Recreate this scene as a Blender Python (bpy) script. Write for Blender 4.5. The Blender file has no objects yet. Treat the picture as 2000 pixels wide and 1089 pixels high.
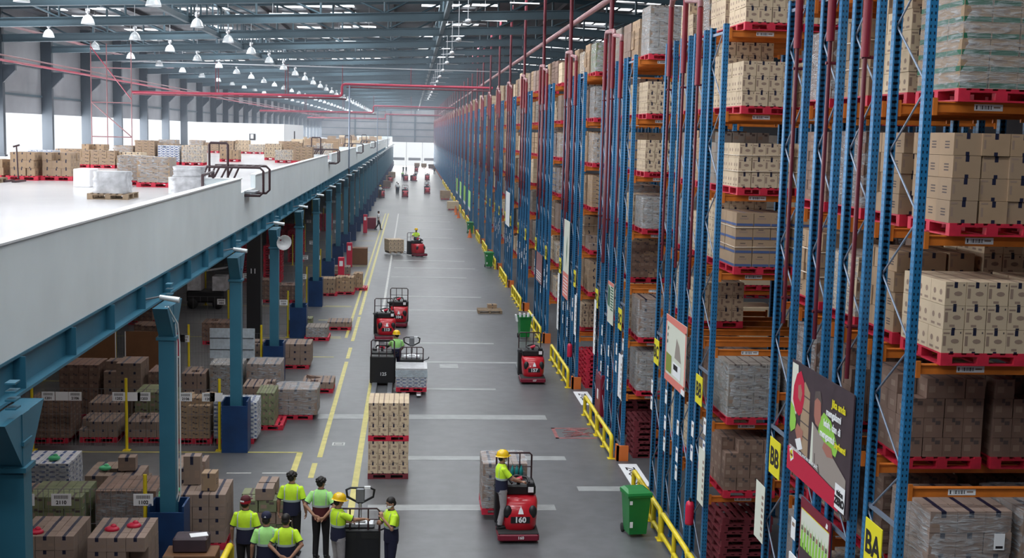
import bpy, math, random
from mathutils import Vector, Matrix, Quaternion

# ------------------------------------------------------------------ camera, world, lights, exposure
C = bpy.context.scene.collection
SC = bpy.context.scene
def _cam():
    f, yaw, pitch, roll = 2385.19, .0844824, .117476, .0246096
    cy, sy, cp, sp = math.cos(yaw), math.sin(yaw), math.cos(pitch), math.sin(pitch)
    F = Vector((sy*cp, cy*cp, -sp)); R = Vector((cy, -sy, 0)); U = R.cross(F)
    cr, sr = math.cos(roll), math.sin(roll)
    R2 = R*cr + U*sr; U2 = -R*sr + U*cr
    cd = bpy.data.cameras.new('camera'); cd.sensor_width = 36; cd.lens = 36*f/2000; cd.clip_end = 900; cd.clip_start = .2
    co = bpy.data.objects.new('camera', cd); C.objects.link(co)
    m = Matrix((R2, U2, -F)).transposed().to_4x4(); m.translation = (0, 0, 8.8)
    co.matrix_world = m; SC.camera = co
_cam()
SC.view_settings.view_transform = 'Standard'; SC.view_settings.look = 'None'
SC.view_settings.gamma = 1; SC.view_settings.use_curve_mapping = False; SC.view_settings.exposure = 0.2
W = bpy.data.worlds.new('sky'); SC.world = W; W.use_nodes = True
W.node_tree.nodes['Background'].inputs[0].default_value = (.9, .95, 1, 1)
W.node_tree.nodes['Background'].inputs[1].default_value = 1.0
PITCH, NB, Y0 = 9.4, 33, 13.71            # bay spacing of the hall, rack rows, first rack front
XL, YF, YN = -23.4, 322.0, -8.0
def area(name, loc, rot, sx, sy, power, col):
    l = bpy.data.lights.new(name, 'AREA'); l.shape = 'RECTANGLE'; l.size = sx; l.size_y = sy
    l.energy = power; l.color = col
    o = bpy.data.objects.new(name, l); C.objects.link(o); o.location = loc; o.rotation_euler = rot
    return o
SKY = (.93, .97, 1.0)
def chord_z(x): return 14.08+.045*(min(x, 8)+3.6)-.045*max(0, x-8)
def roof_z(x): return chord_z(x)+2.3
for k in range(-2, NB):                   # translucent roof lights in every bay, daylight from above
    y = 14.7 + PITCH*k
    pw = 2.2 if k < 1 else 1.0
    for i, (x, w) in enumerate(((-19, 3.6), (-12.6, 4.6), (-5.6, 5.0))):
        area('skylight', (x, y+(3.0 if (i+k) % 2 else 7.4), roof_z(x)-.3), (0, -.045, 0), w, 1.1, 62*w*pw, SKY)
    area('skylight', (2.5, y+3.2, roof_z(2.5)-.3), (0, -.045, 0), 9, .9, 560 if k > 0 else 380, SKY)
for (ya, yb) in ((10, 62), (62, 125), (170, 245), (245, 318)):   # daylight through the openings of the left wall
    area('daylight_opening', (XL-.35, (ya+yb)/2, 8.15), (0, math.radians(-90), 0), 2.5, yb-ya, (yb-ya)*95, (.95, .97, 1))
area('daylight_doorway', (.8, YF+1.2, 3.3), (math.radians(-90), 0, 0), 12.3, 5.9, 6500, (.95, .98, 1))

# ------------------------------------------------------------------ materials
def mat(name, col, rough=.6, metal=0.0, spec=.5, var=0.0, scale=3.0, bump=0.0, rnd=None, coat=0):
    m = bpy.data.materials.new(name); m.use_nodes = True
    nt = m.node_tree; b = nt.nodes['Principled BSDF']
    b.inputs['Roughness'].default_value = rough; b.inputs['Metallic'].default_value = metal
    b.inputs['Specular IOR Level'].default_value = spec
    b.inputs['Coat Weight'].default_value = coat
    c = (*col, 1); b.inputs['Base Color'].default_value = c
    if var or bump:
        tc = nt.nodes.new('ShaderNodeTexCoord'); no = nt.nodes.new('ShaderNodeTexNoise')
        no.inputs['Scale'].default_value = scale; no.inputs['Detail'].default_value = 4
        nt.links.new(tc.outputs['Object'], no.inputs['Vector'])
        if var:
            rp = nt.nodes.new('ShaderNodeValToRGB')
            rp.color_ramp.elements[0].position = .3; rp.color_ramp.elements[1].position = .72
            rp.color_ramp.elements[0].color = (*[max(0, x*(1-var)) for x in col], 1)
            rp.color_ramp.elements[1].color = (*[min(1, x*(1+var)) for x in col], 1)
            nt.links.new(no.outputs['Fac'], rp.inputs['Fac'])
            out = rp.outputs['Color']
            if rnd:
                oi = nt.nodes.new('ShaderNodeObjectInfo'); mx = nt.nodes.new('ShaderNodeMix'); mx.data_type = 'RGBA'
                nt.links.new(oi.outputs['Random'], mx.inputs[0]); nt.links.new(out, mx.inputs[6])
                mx.inputs[7].default_value = (*rnd, 1); out = mx.outputs[2]
            nt.links.new(out, b.inputs['Base Color'])
        if bump:
            bp = nt.nodes.new('ShaderNodeBump'); bp.inputs['Strength'].default_value = bump
            nt.links.new(no.outputs['Fac'], bp.inputs['Height']); nt.links.new(bp.outputs['Normal'], b.inputs['Normal'])
    return m
M = {}
M['steel'] = mat('teal_grey_steel', (.036, .068, .088), .55, var=.15, scale=.6)
M['steel_dark'] = mat('dark_purlin_steel', (.03, .024, .028), .6)
M['teal'] = mat('teal_painted_steel', (.032, .155, .235), .45, var=.12, scale=1.2)
M['guard_blue'] = mat('dark_blue_guard', (.008, .04, .13), .4, var=.3, scale=2)
M['roof'] = mat('roof_sheet', (.055, .06, .07), .6, var=.25, scale=.4)
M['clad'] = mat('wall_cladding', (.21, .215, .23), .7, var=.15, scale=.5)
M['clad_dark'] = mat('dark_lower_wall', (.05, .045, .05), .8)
M['parapet'] = mat('parapet_paint', (.78, .85, .87), .6, var=.04, scale=.8)
M['mezz'] = mat('mezzanine_concrete', (.56, .54, .55), .25, var=.06, scale=.3)
M['white'] = mat('white_paint', (.78, .79, .8), .5)
M['blue'] = mat('rack_blue', (.02, .165, .36), .4, var=.1, scale=1)
M['galv'] = mat('galvanised_brace', (.22, .27, .36), .4, metal=.4)
M['orange'] = mat('rack_orange', (.62, .17, .02), .5, var=.15, scale=4)
M['orange_guard'] = mat('orange_guard', (.72, .17, .03), .5)
M['pipe'] = mat('sprinkler_red', (.125, .012, .022), .4, var=.15, scale=2)
M['pipe_bright'] = mat('sprinkler_bright_red', (.36, .012, .045), .4)
M['pipe_pink'] = mat('dusty_pink_pipe', (.27, .11, .12), .4, var=.1)
M['riser'] = mat('riser_red', (.21, .010, .022), .35)
M['pallet'] = mat('red_pallet', (.55, .02, .05), .5, var=.25, scale=5)
M['pallet_dark'] = mat('old_maroon_pallet', (.16, .02, .03), .7, var=.3, scale=5)
M['wood'] = mat('weathered_wood', (.28, .20, .13), .8, var=.3, scale=6)
M['card'] = mat('cardboard', (.40, .27, .165), .85, var=.12, scale=2.5, rnd=(.34, .24, .16))
M['card_light'] = mat('pale_cardboard', (.64, .50, .34), .85, var=.08, scale=2.5, rnd=(.56, .44, .31))
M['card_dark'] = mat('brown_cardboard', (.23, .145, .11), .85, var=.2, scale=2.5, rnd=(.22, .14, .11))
M['card_grey'] = mat('grey_brown_cardboard', (.24, .20, .17), .85, var=.2, scale=2.5, rnd=(.30, .27, .24))
M['print'] = mat('print_ink', (.10, .075, .07), .8)
M['print_soft'] = mat('soft_print_ink', (.30, .21, .16), .8)
M['tape'] = mat('navy_tape', (.012, .014, .04), .5)
M['print_blue'] = mat('blue_print', (.06, .10, .25), .7)
M['print_green'] = mat('green_print', (.02, .13, .07), .7)
M['tan_white'] = mat('white_carton', (.62, .63, .66), .7, var=.1, scale=8)
M['strap'] = mat('cream_strap', (.72, .62, .50), .5)
M['paper'] = mat('white_paper', (.86, .87, .89), .6)
M['yellow'] = mat('safety_yellow', (.80, .62, .02), .4, var=.08, scale=4)
M['sign_yellow'] = mat('sign_yellow', (.82, .72, .02), .5)
M['black'] = mat('black_paint', (.012, .012, .014), .45)
M['ink'] = mat('black_lettering', (.015, .012, .015), .6)
M['wallcol'] = mat('slate_wall_column', (.016, .026, .038), .5)
M['card_rose'] = mat('rosy_cardboard', (.31, .225, .185), .85, var=.1, scale=2.5, rnd=(.26, .19, .15))
M['green'] = mat('bin_green', (.01, .20, .04), .4, var=.1)
M['exit_green'] = mat('exit_green', (.01, .22, .14), .5)
M['red'] = mat('truck_red', (.50, .008, .02), .3, coat=.4)
M['dark_red'] = mat('dark_red_paint', (.20, .01, .03), .4)
M['grey'] = mat('mid_grey_metal', (.25, .26, .28), .4, metal=.5)
M['silver'] = mat('silver_metal', (.55, .56, .58), .3, metal=.7)
M['rubber'] = mat('black_rubber', (.02, .02, .02), .8)
M['hivis'] = mat('hi_vis_yellow', (.60, .90, .03), .7, var=.06, scale=12)
M['hivis_green'] = mat('hi_vis_lime', (.42, .85, .26), .7, var=.06, scale=12)
M['reflect'] = mat('reflective_tape', (.42, .50, .50), .4)
M['navy'] = mat('navy_cloth', (.01, .012, .04), .8)
M['blackcloth'] = mat('black_cloth', (.012, .011, .014), .85)
M['greycloth'] = mat('grey_cloth', (.33, .31, .32), .85, var=.1, scale=15)
M['skin'] = mat('skin', (.42, .22, .14), .55)
M['hair'] = mat('black_hair', (.012, .009, .008), .6)
M['helmet'] = mat('helmet_yellow', (.90, .55, .01), .25, coat=.5)
M['cap_red'] = mat('cap_red', (.45, .01, .03), .7)
M['maroon'] = mat('maroon_cloth', (.08, .01, .015), .8)
M['eye'] = mat('eye_white', (.7, .7, .7), .3)
M['lampglass'] = mat('lamp_reflector', (.70, .74, .76), .25, metal=.2)
M['cream'] = mat('cream_print', (.70, .72, .62), .6)
M['pinkish'] = mat('salmon_print', (.75, .22, .18), .6)
M['olive'] = mat('olive_print', (.25, .30, .05), .6)
M['poster_dark'] = mat('poster_dark_brown', (.055, .035, .045), .5, var=.15, scale=4)
M['poster_box'] = mat('poster_grey_box', (.33, .28, .25), .6)
M['poster_red'] = mat('poster_red', (.55, .01, .05), .5)
M['skinprint'] = mat('skin_print', (.40, .16, .12), .6)
M['limeprint'] = mat('lime_print', (.30, .60, .08), .6)
M['brownboard'] = mat('brown_board', (.17, .075, .03), .7, var=.1)
M['wire'] = mat('grey_wire', (.17, .17, .18), .5)
M['yel_dull'] = mat('yellow_post', (.62, .50, .03), .5)
M['ext_red'] = mat('extinguisher_red', (.60, .02, .06), .35)
M['tarp'] = mat('pale_blue_wrap', (.50, .58, .64), .5, var=.15, scale=8)
M['pack_white'] = mat('white_stretch_wrap', (.50, .50, .52), .3, var=.25, scale=5, bump=1.0)
M['gas_green'] = mat('dull_green_cartons', (.20, .22, .12), .8, var=.2)
# perforated rack post: rows of punched holes along the post
def perforated():
    m = M['blue'].copy(); m.name = 'rack_blue_perforated'; nt = m.node_tree; b = nt.nodes['Principled BSDF']
    src = b.inputs['Base Color'].links[0].from_socket
    tc = nt.nodes.new('ShaderNodeTexCoord'); sp = nt.nodes.new('ShaderNodeSeparateXYZ'); nt.links.new(tc.outputs['Object'], sp.inputs[0])
    def mt(op, a, b_=None, cl=False):
        n = nt.nodes.new('ShaderNodeMath'); n.operation = op; n.use_clamp = cl
        for i, v in enumerate((a, b_)):
            if v is None: continue
            if isinstance(v, (int, float)): n.inputs[i].default_value = v
            else: nt.links.new(v, n.inputs[i])
        return n.outputs[0]
    zf = mt('LESS_THAN', mt('FRACT', mt('DIVIDE', sp.outputs[2], .075)), .42)
    acc = None
    for o in (0, 1):
        for c in (.026, .074):
            q = mt('LESS_THAN', mt('ABSOLUTE', mt('SUBTRACT', sp.outputs[o], c)), .0075)
            acc = q if acc is None else mt('ADD', acc, q, True)
    msk = mt('MULTIPLY', zf, acc)
    mx = nt.nodes.new('ShaderNodeMix'); mx.data_type = 'RGBA'; nt.links.new(msk, mx.inputs[0]); nt.links.new(src, mx.inputs[6])
    mx.inputs[7].default_value = (.004, .008, .02, 1); nt.links.new(mx.outputs[2], b.inputs['Base Color'])
    return m
M['post'] = perforated()
def floor_mat():
    m = mat('polished_concrete', (.15, .155, .165), .38, spec=.55); nt = m.node_tree; b = nt.nodes['Principled BSDF']
    tc = nt.nodes.new('ShaderNodeTexCoord')
    def noise(s, sc=(1, 1, 1)):
        mp = nt.nodes.new('ShaderNodeMapping'); mp.inputs['Scale'].default_value = sc
        n = nt.nodes.new('ShaderNodeTexNoise'); n.inputs['Scale'].default_value = s; n.inputs['Detail'].default_value = 5
        nt.links.new(tc.outputs['Object'], mp.inputs[0]); nt.links.new(mp.outputs[0], n.inputs['Vector']); return n.outputs['Fac']
    a = noise(.35, (1, .35, 1)); c = noise(2.2)
    r = nt.nodes.new('ShaderNodeValToRGB'); r.color_ramp.elements[0].position = .3; r.color_ramp.elements[1].position = .7
    r.color_ramp.elements[0].color = (.088, .091, .098, 1); r.color_ramp.elements[1].color = (.142, .146, .156, 1)
    nt.links.new(a, r.inputs[0])
    r2 = nt.nodes.new('ShaderNodeValToRGB'); r2.color_ramp.elements[0].position = .35; r2.color_ramp.elements[1].position = .65
    r2.color_ramp.elements[0].color = (.85, .84, .83, 1); r2.color_ramp.elements[1].color = (1.06, 1.05, 1.04, 1)
    nt.links.new(c, r2.inputs[0])
    mx = nt.nodes.new('ShaderNodeMix'); mx.data_type = 'RGBA'; mx.blend_type = 'MULTIPLY'; mx.inputs[0].default_value = 1
    nt.links.new(r.outputs[0], mx.inputs[6]); nt.links.new(r2.outputs[0], mx.inputs[7]); nt.links.new(mx.outputs[2], b.inputs['Base Color'])
    return m
M['floor'] = floor_mat()
M['line_grey'] = mat('worn_grey_line', (.30, .31, .31), .45, var=.15, scale=3)
M['line_white'] = mat('faded_white_line', (.52, .52, .50), .45, var=.2, scale=3)
M['line_yellow'] = mat('faded_yellow_line', (.55, .48, .12), .45, var=.2, scale=3)
M['line_red'] = mat('worn_red_paint', (.30, .09, .09), .5, var=.4, scale=5)
def film_mat():
    m = bpy.data.materials.new('stretch_film'); m.use_nodes = True; nt = m.node_tree; nt.nodes.clear()
    o = nt.nodes.new('ShaderNodeOutputMaterial'); mx = nt.nodes.new('ShaderNodeMixShader')
    t = nt.nodes.new('ShaderNodeBsdfTransparent'); g = nt.nodes.new('ShaderNodeBsdfPrincipled')
    g.inputs['Base Color'].default_value = (.62, .66, .70, 1); g.inputs['Roughness'].default_value = .22
    tc = nt.nodes.new('ShaderNodeTexCoord'); mp = nt.nodes.new('ShaderNodeMapping'); mp.inputs['Scale'].default_value = (1.5, 1.5, 9)
    mp.inputs['Rotation'].default_value = (.25, .2, 0)
    n = nt.nodes.new('ShaderNodeTexNoise'); n.inputs['Scale'].default_value = 3; n.inputs['Detail'].default_value = 6; n.inputs['Distortion'].default_value = .8
    nt.links.new(tc.outputs['Object'], mp.inputs[0]); nt.links.new(mp.outputs[0], n.inputs['Vector'])
    bp = nt.nodes.new('ShaderNodeBump'); bp.inputs['Strength'].default_value = .9; bp.inputs['Distance'].default_value = .05
    nt.links.new(n.outputs['Fac'], bp.inputs['Height']); nt.links.new(bp.outputs[0], g.inputs['Normal'])
    r = nt.nodes.new('ShaderNodeValToRGB'); r.color_ramp.elements[0].position = .42; r.color_ramp.elements[1].position = .72
    r.color_ramp.elements[0].color = (.16, .16, .16, 1); r.color_ramp.elements[1].color = (.62, .62, .62, 1)
    nt.links.new(n.outputs['Fac'], r.inputs[0]); nt.links.new(r.outputs[0], mx.inputs[0])
    nt.links.new(t.outputs[0], mx.inputs[1]); nt.links.new(g.outputs[0], mx.inputs[2]); nt.links.new(mx.outputs[0], o.inputs[0])
    return m
M['film'] = film_mat()

# ------------------------------------------------------------------ mesh helpers
class MB:
    def __init__(s): s.v = []; s.f = []; s.mi = []; s.ms = []; s.sm = []
    def mid(s, m):
        if m not in s.ms: s.ms.append(m)
        return s.ms.index(m)
    def add(s, vs, fs, m, T=None, smooth=False):
        b = len(s.v); s.v += [tuple(T @ Vector(v)) for v in vs] if T else [tuple(v) for v in vs]
        i = s.mid(m)
        for f in fs: s.f.append(tuple(b+x for x in f)); s.mi.append(i); s.sm.append(smooth)
        return s
    def box(s, x0, y0, z0, x1, y1, z1, m, T=None):
        vs = [(x0,y0,z0),(x1,y0,z0),(x1,y1,z0),(x0,y1,z0),(x0,y0,z1),(x1,y0,z1),(x1,y1,z1),(x0,y1,z1)]
        return s.add(vs, [(0,3,2,1),(4,5,6,7),(0,1,5,4),(1,2,6,5),(2,3,7,6),(3,0,4,7)], m, T)
    def bevbox(s, x0, y0, z0, x1, y1, z1, b, m, T=None):
        rings = []
        for z, i in ((z0, b), (z0+b, 0), (z1-b, 0), (z1, b)):
            X0, Y0_, X1, Y1 = x0+i, y0+i, x1-i, y1-i
            rings.append([(X0+b,Y0_,z),(X1-b,Y0_,z),(X1,Y0_+b,z),(X1,Y1-b,z),(X1-b,Y1,z),(X0+b,Y1,z),(X0,Y1-b,z),(X0,Y0_+b,z)])
        return s.loft(rings, m, T, smooth=False)
    def loft(s, rings, m, T=None, cap=True, smooth=True):
        n = len(rings[0]); vs = [p for r in rings for p in r]; fs = []
        for i in range(len(rings)-1):
            for j in range(n): fs.append((i*n+j, i*n+(j+1) % n, (i+1)*n+(j+1) % n, (i+1)*n+j))
        s.add(vs, fs, m, T, smooth)
        if cap:
            s.add(rings[0], [tuple(range(n))[::-1]], m, T); s.add(rings[-1], [tuple(range(n))], m, T)
        return s
    def tube(s, pts, r, m, n=8, T=None, cap=True):
        pts = [Vector(p) for p in pts]; rs = r if isinstance(r, (list, tuple)) else [r]*len(pts)
        rings = []; up = None
        for i, p in enumerate(pts):
            d = (pts[min(i+1, len(pts)-1)] - pts[max(i-1, 0)]).normalized()
            if up is None: up = Vector((0, 0, 1)) if abs(d.z) < .9 else Vector((1, 0, 0))
            a = d.cross(up).normalized(); b = a.cross(d).normalized(); up = b
            k = 1.0
            if 0 < i < len(pts)-1:
                c = (pts[i]-pts[i-1]).normalized().dot((pts[i+1]-pts[i]).normalized()); k = 1/max(.5, math.sqrt((1+max(-1, min(1, c)))/2))
            rings.append([tuple(p + (a*math.cos(t)+b*math.sin(t))*rs[i]*(1 if k < 1.01 else min(k, 1.25))) for t in [2*math.pi*j/n for j in range(n)]])
        return s.loft(rings, m, T, cap)
    def lathe(s, prof, m, n=16, T=None, cap=False):
        rings = [[(r*math.cos(2*math.pi*j/n), r*math.sin(2*math.pi*j/n), z) for j in range(n)] for r, z in prof]
        return s.loft(rings, m, T, cap)
    def ell(s, c, r, m, T=None, nu=10, nv=8):
        rings = []
        for i in range(nv+1):
            a = -math.pi/2 + math.pi*i/nv
            if i == 0: a += .02
            if i == nv: a -= .02
            rings.append([(c[0]+r[0]*math.cos(a)*math.cos(2*math.pi*j/nu), c[1]+r[1]*math.cos(a)*math.sin(2*math.pi*j/nu), c[2]+r[2]*math.sin(a)) for j in range(nu)])
        return s.loft(rings, m, T, True)
    def merge(s, o, T=None):
        b = len(s.v); s.v += [tuple(T @ Vector(v)) for v in o.v] if T else list(o.v)
        ids = [s.mid(m) for m in o.ms]
        for f, i, sm in zip(o.f, o.mi, o.sm): s.f.append(tuple(b+x for x in f)); s.mi.append(ids[i]); s.sm.append(sm)
        return s
    def mesh(s, name):
        me = bpy.data.meshes.new(name); me.from_pydata(s.v, [], s.f)
        for m in s.ms: me.materials.append(M[m] if isinstance(m, str) else m)
        me.polygons.foreach_set('material_index', s.mi); me.polygons.foreach_set('use_smooth', s.sm)
        me.update(); return me
    def obj(s, name, parent=None, loc=None, rz=0, label=None):
        return link(name, s.mesh(name), parent, loc, rz, label)
def link(name, me, parent=None, loc=None, rz=0, label=None):
    o = bpy.data.objects.new(name, me); C.objects.link(o)
    if parent: o.parent = parent
    if loc: o.location = loc
    if rz: o.rotation_euler = (0, 0, rz)
    if label: o['label'] = label
    return o
def tag(o, label, cat, group=None, kind=None):
    o['label'] = label; o['category'] = cat
    if group: o['group'] = group
    if kind: o['kind'] = kind
    return o
def thing(name, label, cat, loc=(0, 0, 0), rz=0, group=None):
    o = bpy.data.objects.new(name, None); C.objects.link(o); o.location = loc; o.rotation_euler = (0, 0, rz)
    o.empty_display_size = .2
    return tag(o, label, cat, group)
def struct(o): o['kind'] = 'structure'; return o
def kids(o): return [c for c in ALLKIDS.get(o.name, [])]
def dup(root, loc, rz, label, group=None):
    def cp(o, par):
        c = o.copy(); C.objects.link(c)
        if par: c.parent = par
        for ch in o.children: cp(ch, c)
        return c
    r = cp(root, None); r.location = loc; r.rotation_euler = (0, 0, rz); r['label'] = label
    if group: r['group'] = group
    return r
ONES = 'zeroth first second third fourth fifth sixth seventh eighth ninth tenth eleventh twelfth thirteenth fourteenth fifteenth sixteenth seventeenth eighteenth nineteenth'.split()
def ordw(n):
    if n < 20: return ONES[n]
    t = {2: ('twentieth', 'twenty-'), 3: ('thirtieth', 'thirty-')}[n//10]
    return t[0] if n % 10 == 0 else t[1]+ONES[n % 10]
_tc = {}
def text_mb(txt, size, m, bold=.0):
    key = (txt, size, m)
    if key in _tc: return _tc[key]
    cu = bpy.data.curves.new('lettering', 'FONT'); cu.body = txt; cu.size = size; cu.extrude = .0015
    cu.align_x = 'CENTER'; cu.align_y = 'CENTER'; cu.resolution_u = 3; cu.offset = bold
    ob = bpy.data.objects.new('lettering', cu); C.objects.link(ob)
    me = bpy.data.meshes.new_from_object(ob.evaluated_get(bpy.context.evaluated_depsgraph_get()))
    mb = MB(); mb.add([tuple(v.co) for v in me.vertices], [tuple(p.vertices) for p in me.polygons], m)
    bpy.data.objects.remove(ob); bpy.data.curves.remove(cu); bpy.data.meshes.remove(me)
    _tc[key] = mb; return mb
# frame for things hung on the rack ends: u towards the camera, v up, facing the main aisle
def aisle_T(y, z, x=5.78): return Matrix(((0, 0, -1, x), (-1, 0, 0, y), (0, 1, 0, z), (0, 0, 0, 1)))
# frame for things facing the camera side: u right, v up, normal -Y
def cam_T(x, y, z): return Matrix(((1, 0, 0, x), (0, 0, -1, y), (0, 1, 0, z), (0, 0, 0, 1)))
random.seed(5)
# ------------------------------------------------------------------ building shell
XR = 42.0
floor = struct(MB().box(XL-.3, YN, -.2, XR, YF+3, 0, 'floor').obj('floor'))
def mark(mb, name='floor_marking'): return mb.obj(name, floor)
mb = MB()
for (y, x0, x1, w) in ((28.1, -.9, 3.55, .45), (32.55, -.3, 4.35, .42), (37.4, -2.75, 4.35, .62), (41.6, -.5, 3.05, .3), (46.6, .6, 4.2, .3), (50.9, -1.0, 3.6, .3),
                       (60.5, -1.1, 3.6, .3), (65.6, -1.1, 3.9, .35), (74.5, -1.1, 3.5, .4), (79.6, -1.0, 4.3, .4), (84.2, -1.1, 3.8, .5), (93.5, -1, 4.2, .5),
                       (103, -1, 3.6, .6), (112.4, -1, 4, .7), (121.8, -1, 4, .8), (131, -1.1, 4, .8), (29.65, 4.3, 5.6, .4)):
    mb.box(x0, y-w/2, .001, x1, y+w/2, .004, 'line_grey')
mb.box(1.2, 45.4, .001, 1.9, 46.2, .004, 'line_grey')
mark(mb)
mb = MB().box(-1.36, 22, .004, -1.20, 43.5, .008, 'line_yellow').box(-1.34, 44, .004, -1.22, 133, .008, 'line_white')
mark(mb)
mb = MB()
for (a, b) in ((32.6, 46.5), (47.2, 49.6), (51.2, 58), (58.6, 133)): mb.box(-2.42, a, .001, -2.28, b, .005, 'line_yellow')
for (a, b) in ((52, 55.5), (56.5, 133)): mb.box(-2.72, a, .001, -2.6, b, .005, 'line_yellow')
mb.box(-3.0, 30.9, .001, -2.84, 33.1, .005, 'line_yellow').box(-2.5, 23.4, .001, -2.36, 26.6, .005, 'line_yellow').box(-2.5, 30.6, .001, -2.36, 32.0, .005, 'line_yellow')
for y in [33.1] + [33.1+9.4*i for i in range(1, 11)]: mb.box(-21, y-.04, .001, -2.85, y+.04, .005, 'line_yellow')
for y in [47.5+4.7*i for i in range(0, 18)]: mb.box(-4.2, y-.05, .001, -2.9, y+.05, .005, 'line_yellow')
mark(mb)
mb = MB()
for x in (-12.5, -10.9, -9.3, -7.7, -6.1, -4.6, -3.7): mb.box(x, 31.0, .001, x+.62, 31.08, .005, 'line_white')
mark(mb)
random.seed(3)
mb = MB().box(4.35, 35.95, .001, 5.55, 36.05, .005, 'line_red').box(4.35, 34.75, .001, 5.55, 34.85, .005, 'line_red').box(4.35, 34.75, .001, 4.45, 36.05, .005, 'line_red')
for i in range(14):
    a = Vector((random.uniform(4.5, 5.0), random.uniform(34.9, 35.9), .006)); b = Vector((random.uniform(5.1, 5.55), random.uniform(34.9, 35.9), .006))
    mb.tube([a, b], .009, 'line_red', 4)
mark(mb)
mb = MB().box(-2.1, 33.85, .001, -1.75, 34.2, .004, 'line_white').box(-2.06, 33.9, .003, -1.79, 34.15, .005, 'floor').box(-2.02, 33.98, .005, -1.83, 34.06, .007, 'line_white')
mark(mb)
# nameboards laid flat on the floor at the mouths of the rack aisles
for i, (y0, y1) in enumerate(((29.85, 31.95), (39.2, 41.3))):
    b = MB().box(5.72, y0, .001, 6.22, y1, .012, 'paper')
    for j, ch in enumerate('NSOHSA'):
        T = Matrix.Translation((5.97, y1-.50-.26*j, .014)) @ Matrix.Rotation(0, 4, 'Z')
        b.merge(text_mb(ch, .38, 'ink', .004), T)
    tag(b.obj('floor_sign'), 'long white lettered board flat on the floor at the mouth of the %s rack aisle' % ordw(i+1), 'floor sign', 'lettered boards on the floor')
# roof
mb = MB()
xs = [-23.6, 8, 42]
for a, b in zip(xs[:-1], xs[1:]):
    za, zb = roof_z(a), roof_z(b)
    mb.add([(a, YN, za), (b, YN, zb), (b, YF+1, zb), (a, YF+1, za), (a, YN, za+.15), (b, YN, zb+.15), (b, YF+1, zb+.15), (a, YF+1, za+.15)],
           [(0,3,2,1),(4,5,6,7),(0,1,5,4),(1,2,6,5),(2,3,7,6),(3,0,4,7)], 'roof')
ceiling = struct(mb.obj('ceiling'))
for x in [-22+2.6*i for i in range(24)]:
    MB().box(x-.04, YN, roof_z(x)-.24, x+.04, YF, roof_z(x)-.02, 'steel_dark').obj('purlin', ceiling)
# translucent roof light panels set in the roof sheets above each bay
rl = bpy.data.materials.new('roof_light_panel'); rl.use_nodes = True
_b = rl.node_tree.nodes['Principled BSDF']; _b.inputs['Base Color'].default_value = (.8, .85, .9, 1)
_b.inputs['Emission Color'].default_value = (.93, .97, 1, 1); _b.inputs['Emission Strength'].default_value = 2.2
rl.cycles.emission_sampling = 'NONE'; M['rooflight'] = rl
rr = random.Random(77)
for k in range(-1, NB-1):
    mb = MB()
    for i, (x, w) in enumerate(((-19, 3.6), (-12.6, 4.6), (-5.6, 5.0), (2.5, 4.0), (14, 5))):
        for o_ in (3.0, 7.4):
            u = x-w/2
            while u < x+w/2-.6:
                L = rr.choice([.7, 1.1, 1.6])
                if rr.random() < .82:
                    z = roof_z(u+L/2)-.27; y = 14.7+PITCH*k+o_+.6*((i+k) % 2)
                    mb.box(u, y-.5, z, u+L, y+.5, z+.03, 'rooflight')
                u += L+.16
    mb.obj('roof_light', ceiling)
# walls
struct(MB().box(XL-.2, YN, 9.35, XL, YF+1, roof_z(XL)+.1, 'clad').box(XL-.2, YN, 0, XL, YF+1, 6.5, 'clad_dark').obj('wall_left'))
mb = MB()
for z in (10.4, 12.2, 13.9): mb.box(XL, YN, z, XL+.09, YF, z+.12, 'steel')
struct(mb.obj('trim_1'))
mb = MB().box(XL, YF, 0, -5.4, YF+.3, 16.6, 'clad').box(6.9, YF, 0, XR, YF+.3, 17, 'clad').box(-5.4, YF, 6.2, 6.9, YF+.3, 17, 'clad')
wb = struct(mb.obj('wall_back'))
mb = MB()
for z in (7.6, 9.4, 11.2, 13.0): mb.box(XL, YF-.14, z, XR, YF, z+.2, 'steel')
for x in (-14.6, -5.4, .9, 6.9): mb.box(x-.18, YF-.3, 0 if x < -5 or x > 6 else 6.2, x+.18, YF-.02, 16.5, 'steel')
mb.obj('wall_rail', wb)
mb = MB()
for x in (-5.3, -1.25, 2.9, 6.75): mb.box(x-.09, YF+.02, 0, x+.09, YF+.28, 6.2, 'white')
for x0, x1 in ((-5, -1.6), (-.9, 2.6), (3.2, 6.4)):
    mb.box(x0+.2, YF+.05, 1.5, x1-.1, YF+.2, 2.2, 'clad')
struct(mb.obj('door_1'))
struct(MB().box(XR, YN, 0, XR+.2, YF, 17, 'clad_dark').obj('wall_right'))
struct(MB().box(XL, YN-.2, 0, XR, YN, 17, 'clad_dark').obj('wall_front'))
# wall columns
def ibeam(mb, x, y, z0, z1, w, d, m):
    mb.box(x-w/2, y-d/2, z0, x+w/2, y-d/2+.05, z1, m).box(x-w/2, y+d/2-.05, z0, x+w/2, y+d/2, z1, m).box(x-.03, y-d/2, z0, x+.03, y+d/2, z1, m)
def boxcol(mb, x, y, z0, z1, w, m): mb.box(x-w/2, y-w/2, z0, x+w/2, y+w/2, z1, m)
wc = MB().box(-.32, -.2, 6.9, .32, .2, 15.4, 'wallcol').box(-.38, -.26, 6.9, .38, .26, 7.0, 'wallcol').mesh('wall_column')
br = MB().add([(.32, -.14, 12.0), (1.0, -.14, 12.0), (1.0, -.14, 11.7), (.32, -.14, 11.0), (.32, .14, 12.0), (1.0, .14, 12.0), (1.0, .14, 11.7), (.32, .14, 11.0)],
              [(0,1,2,3),(7,6,5,4),(0,4,5,1),(1,5,6,2),(2,6,7,3),(3,7,4,0)], 'wallcol').mesh('corbel')
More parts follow.
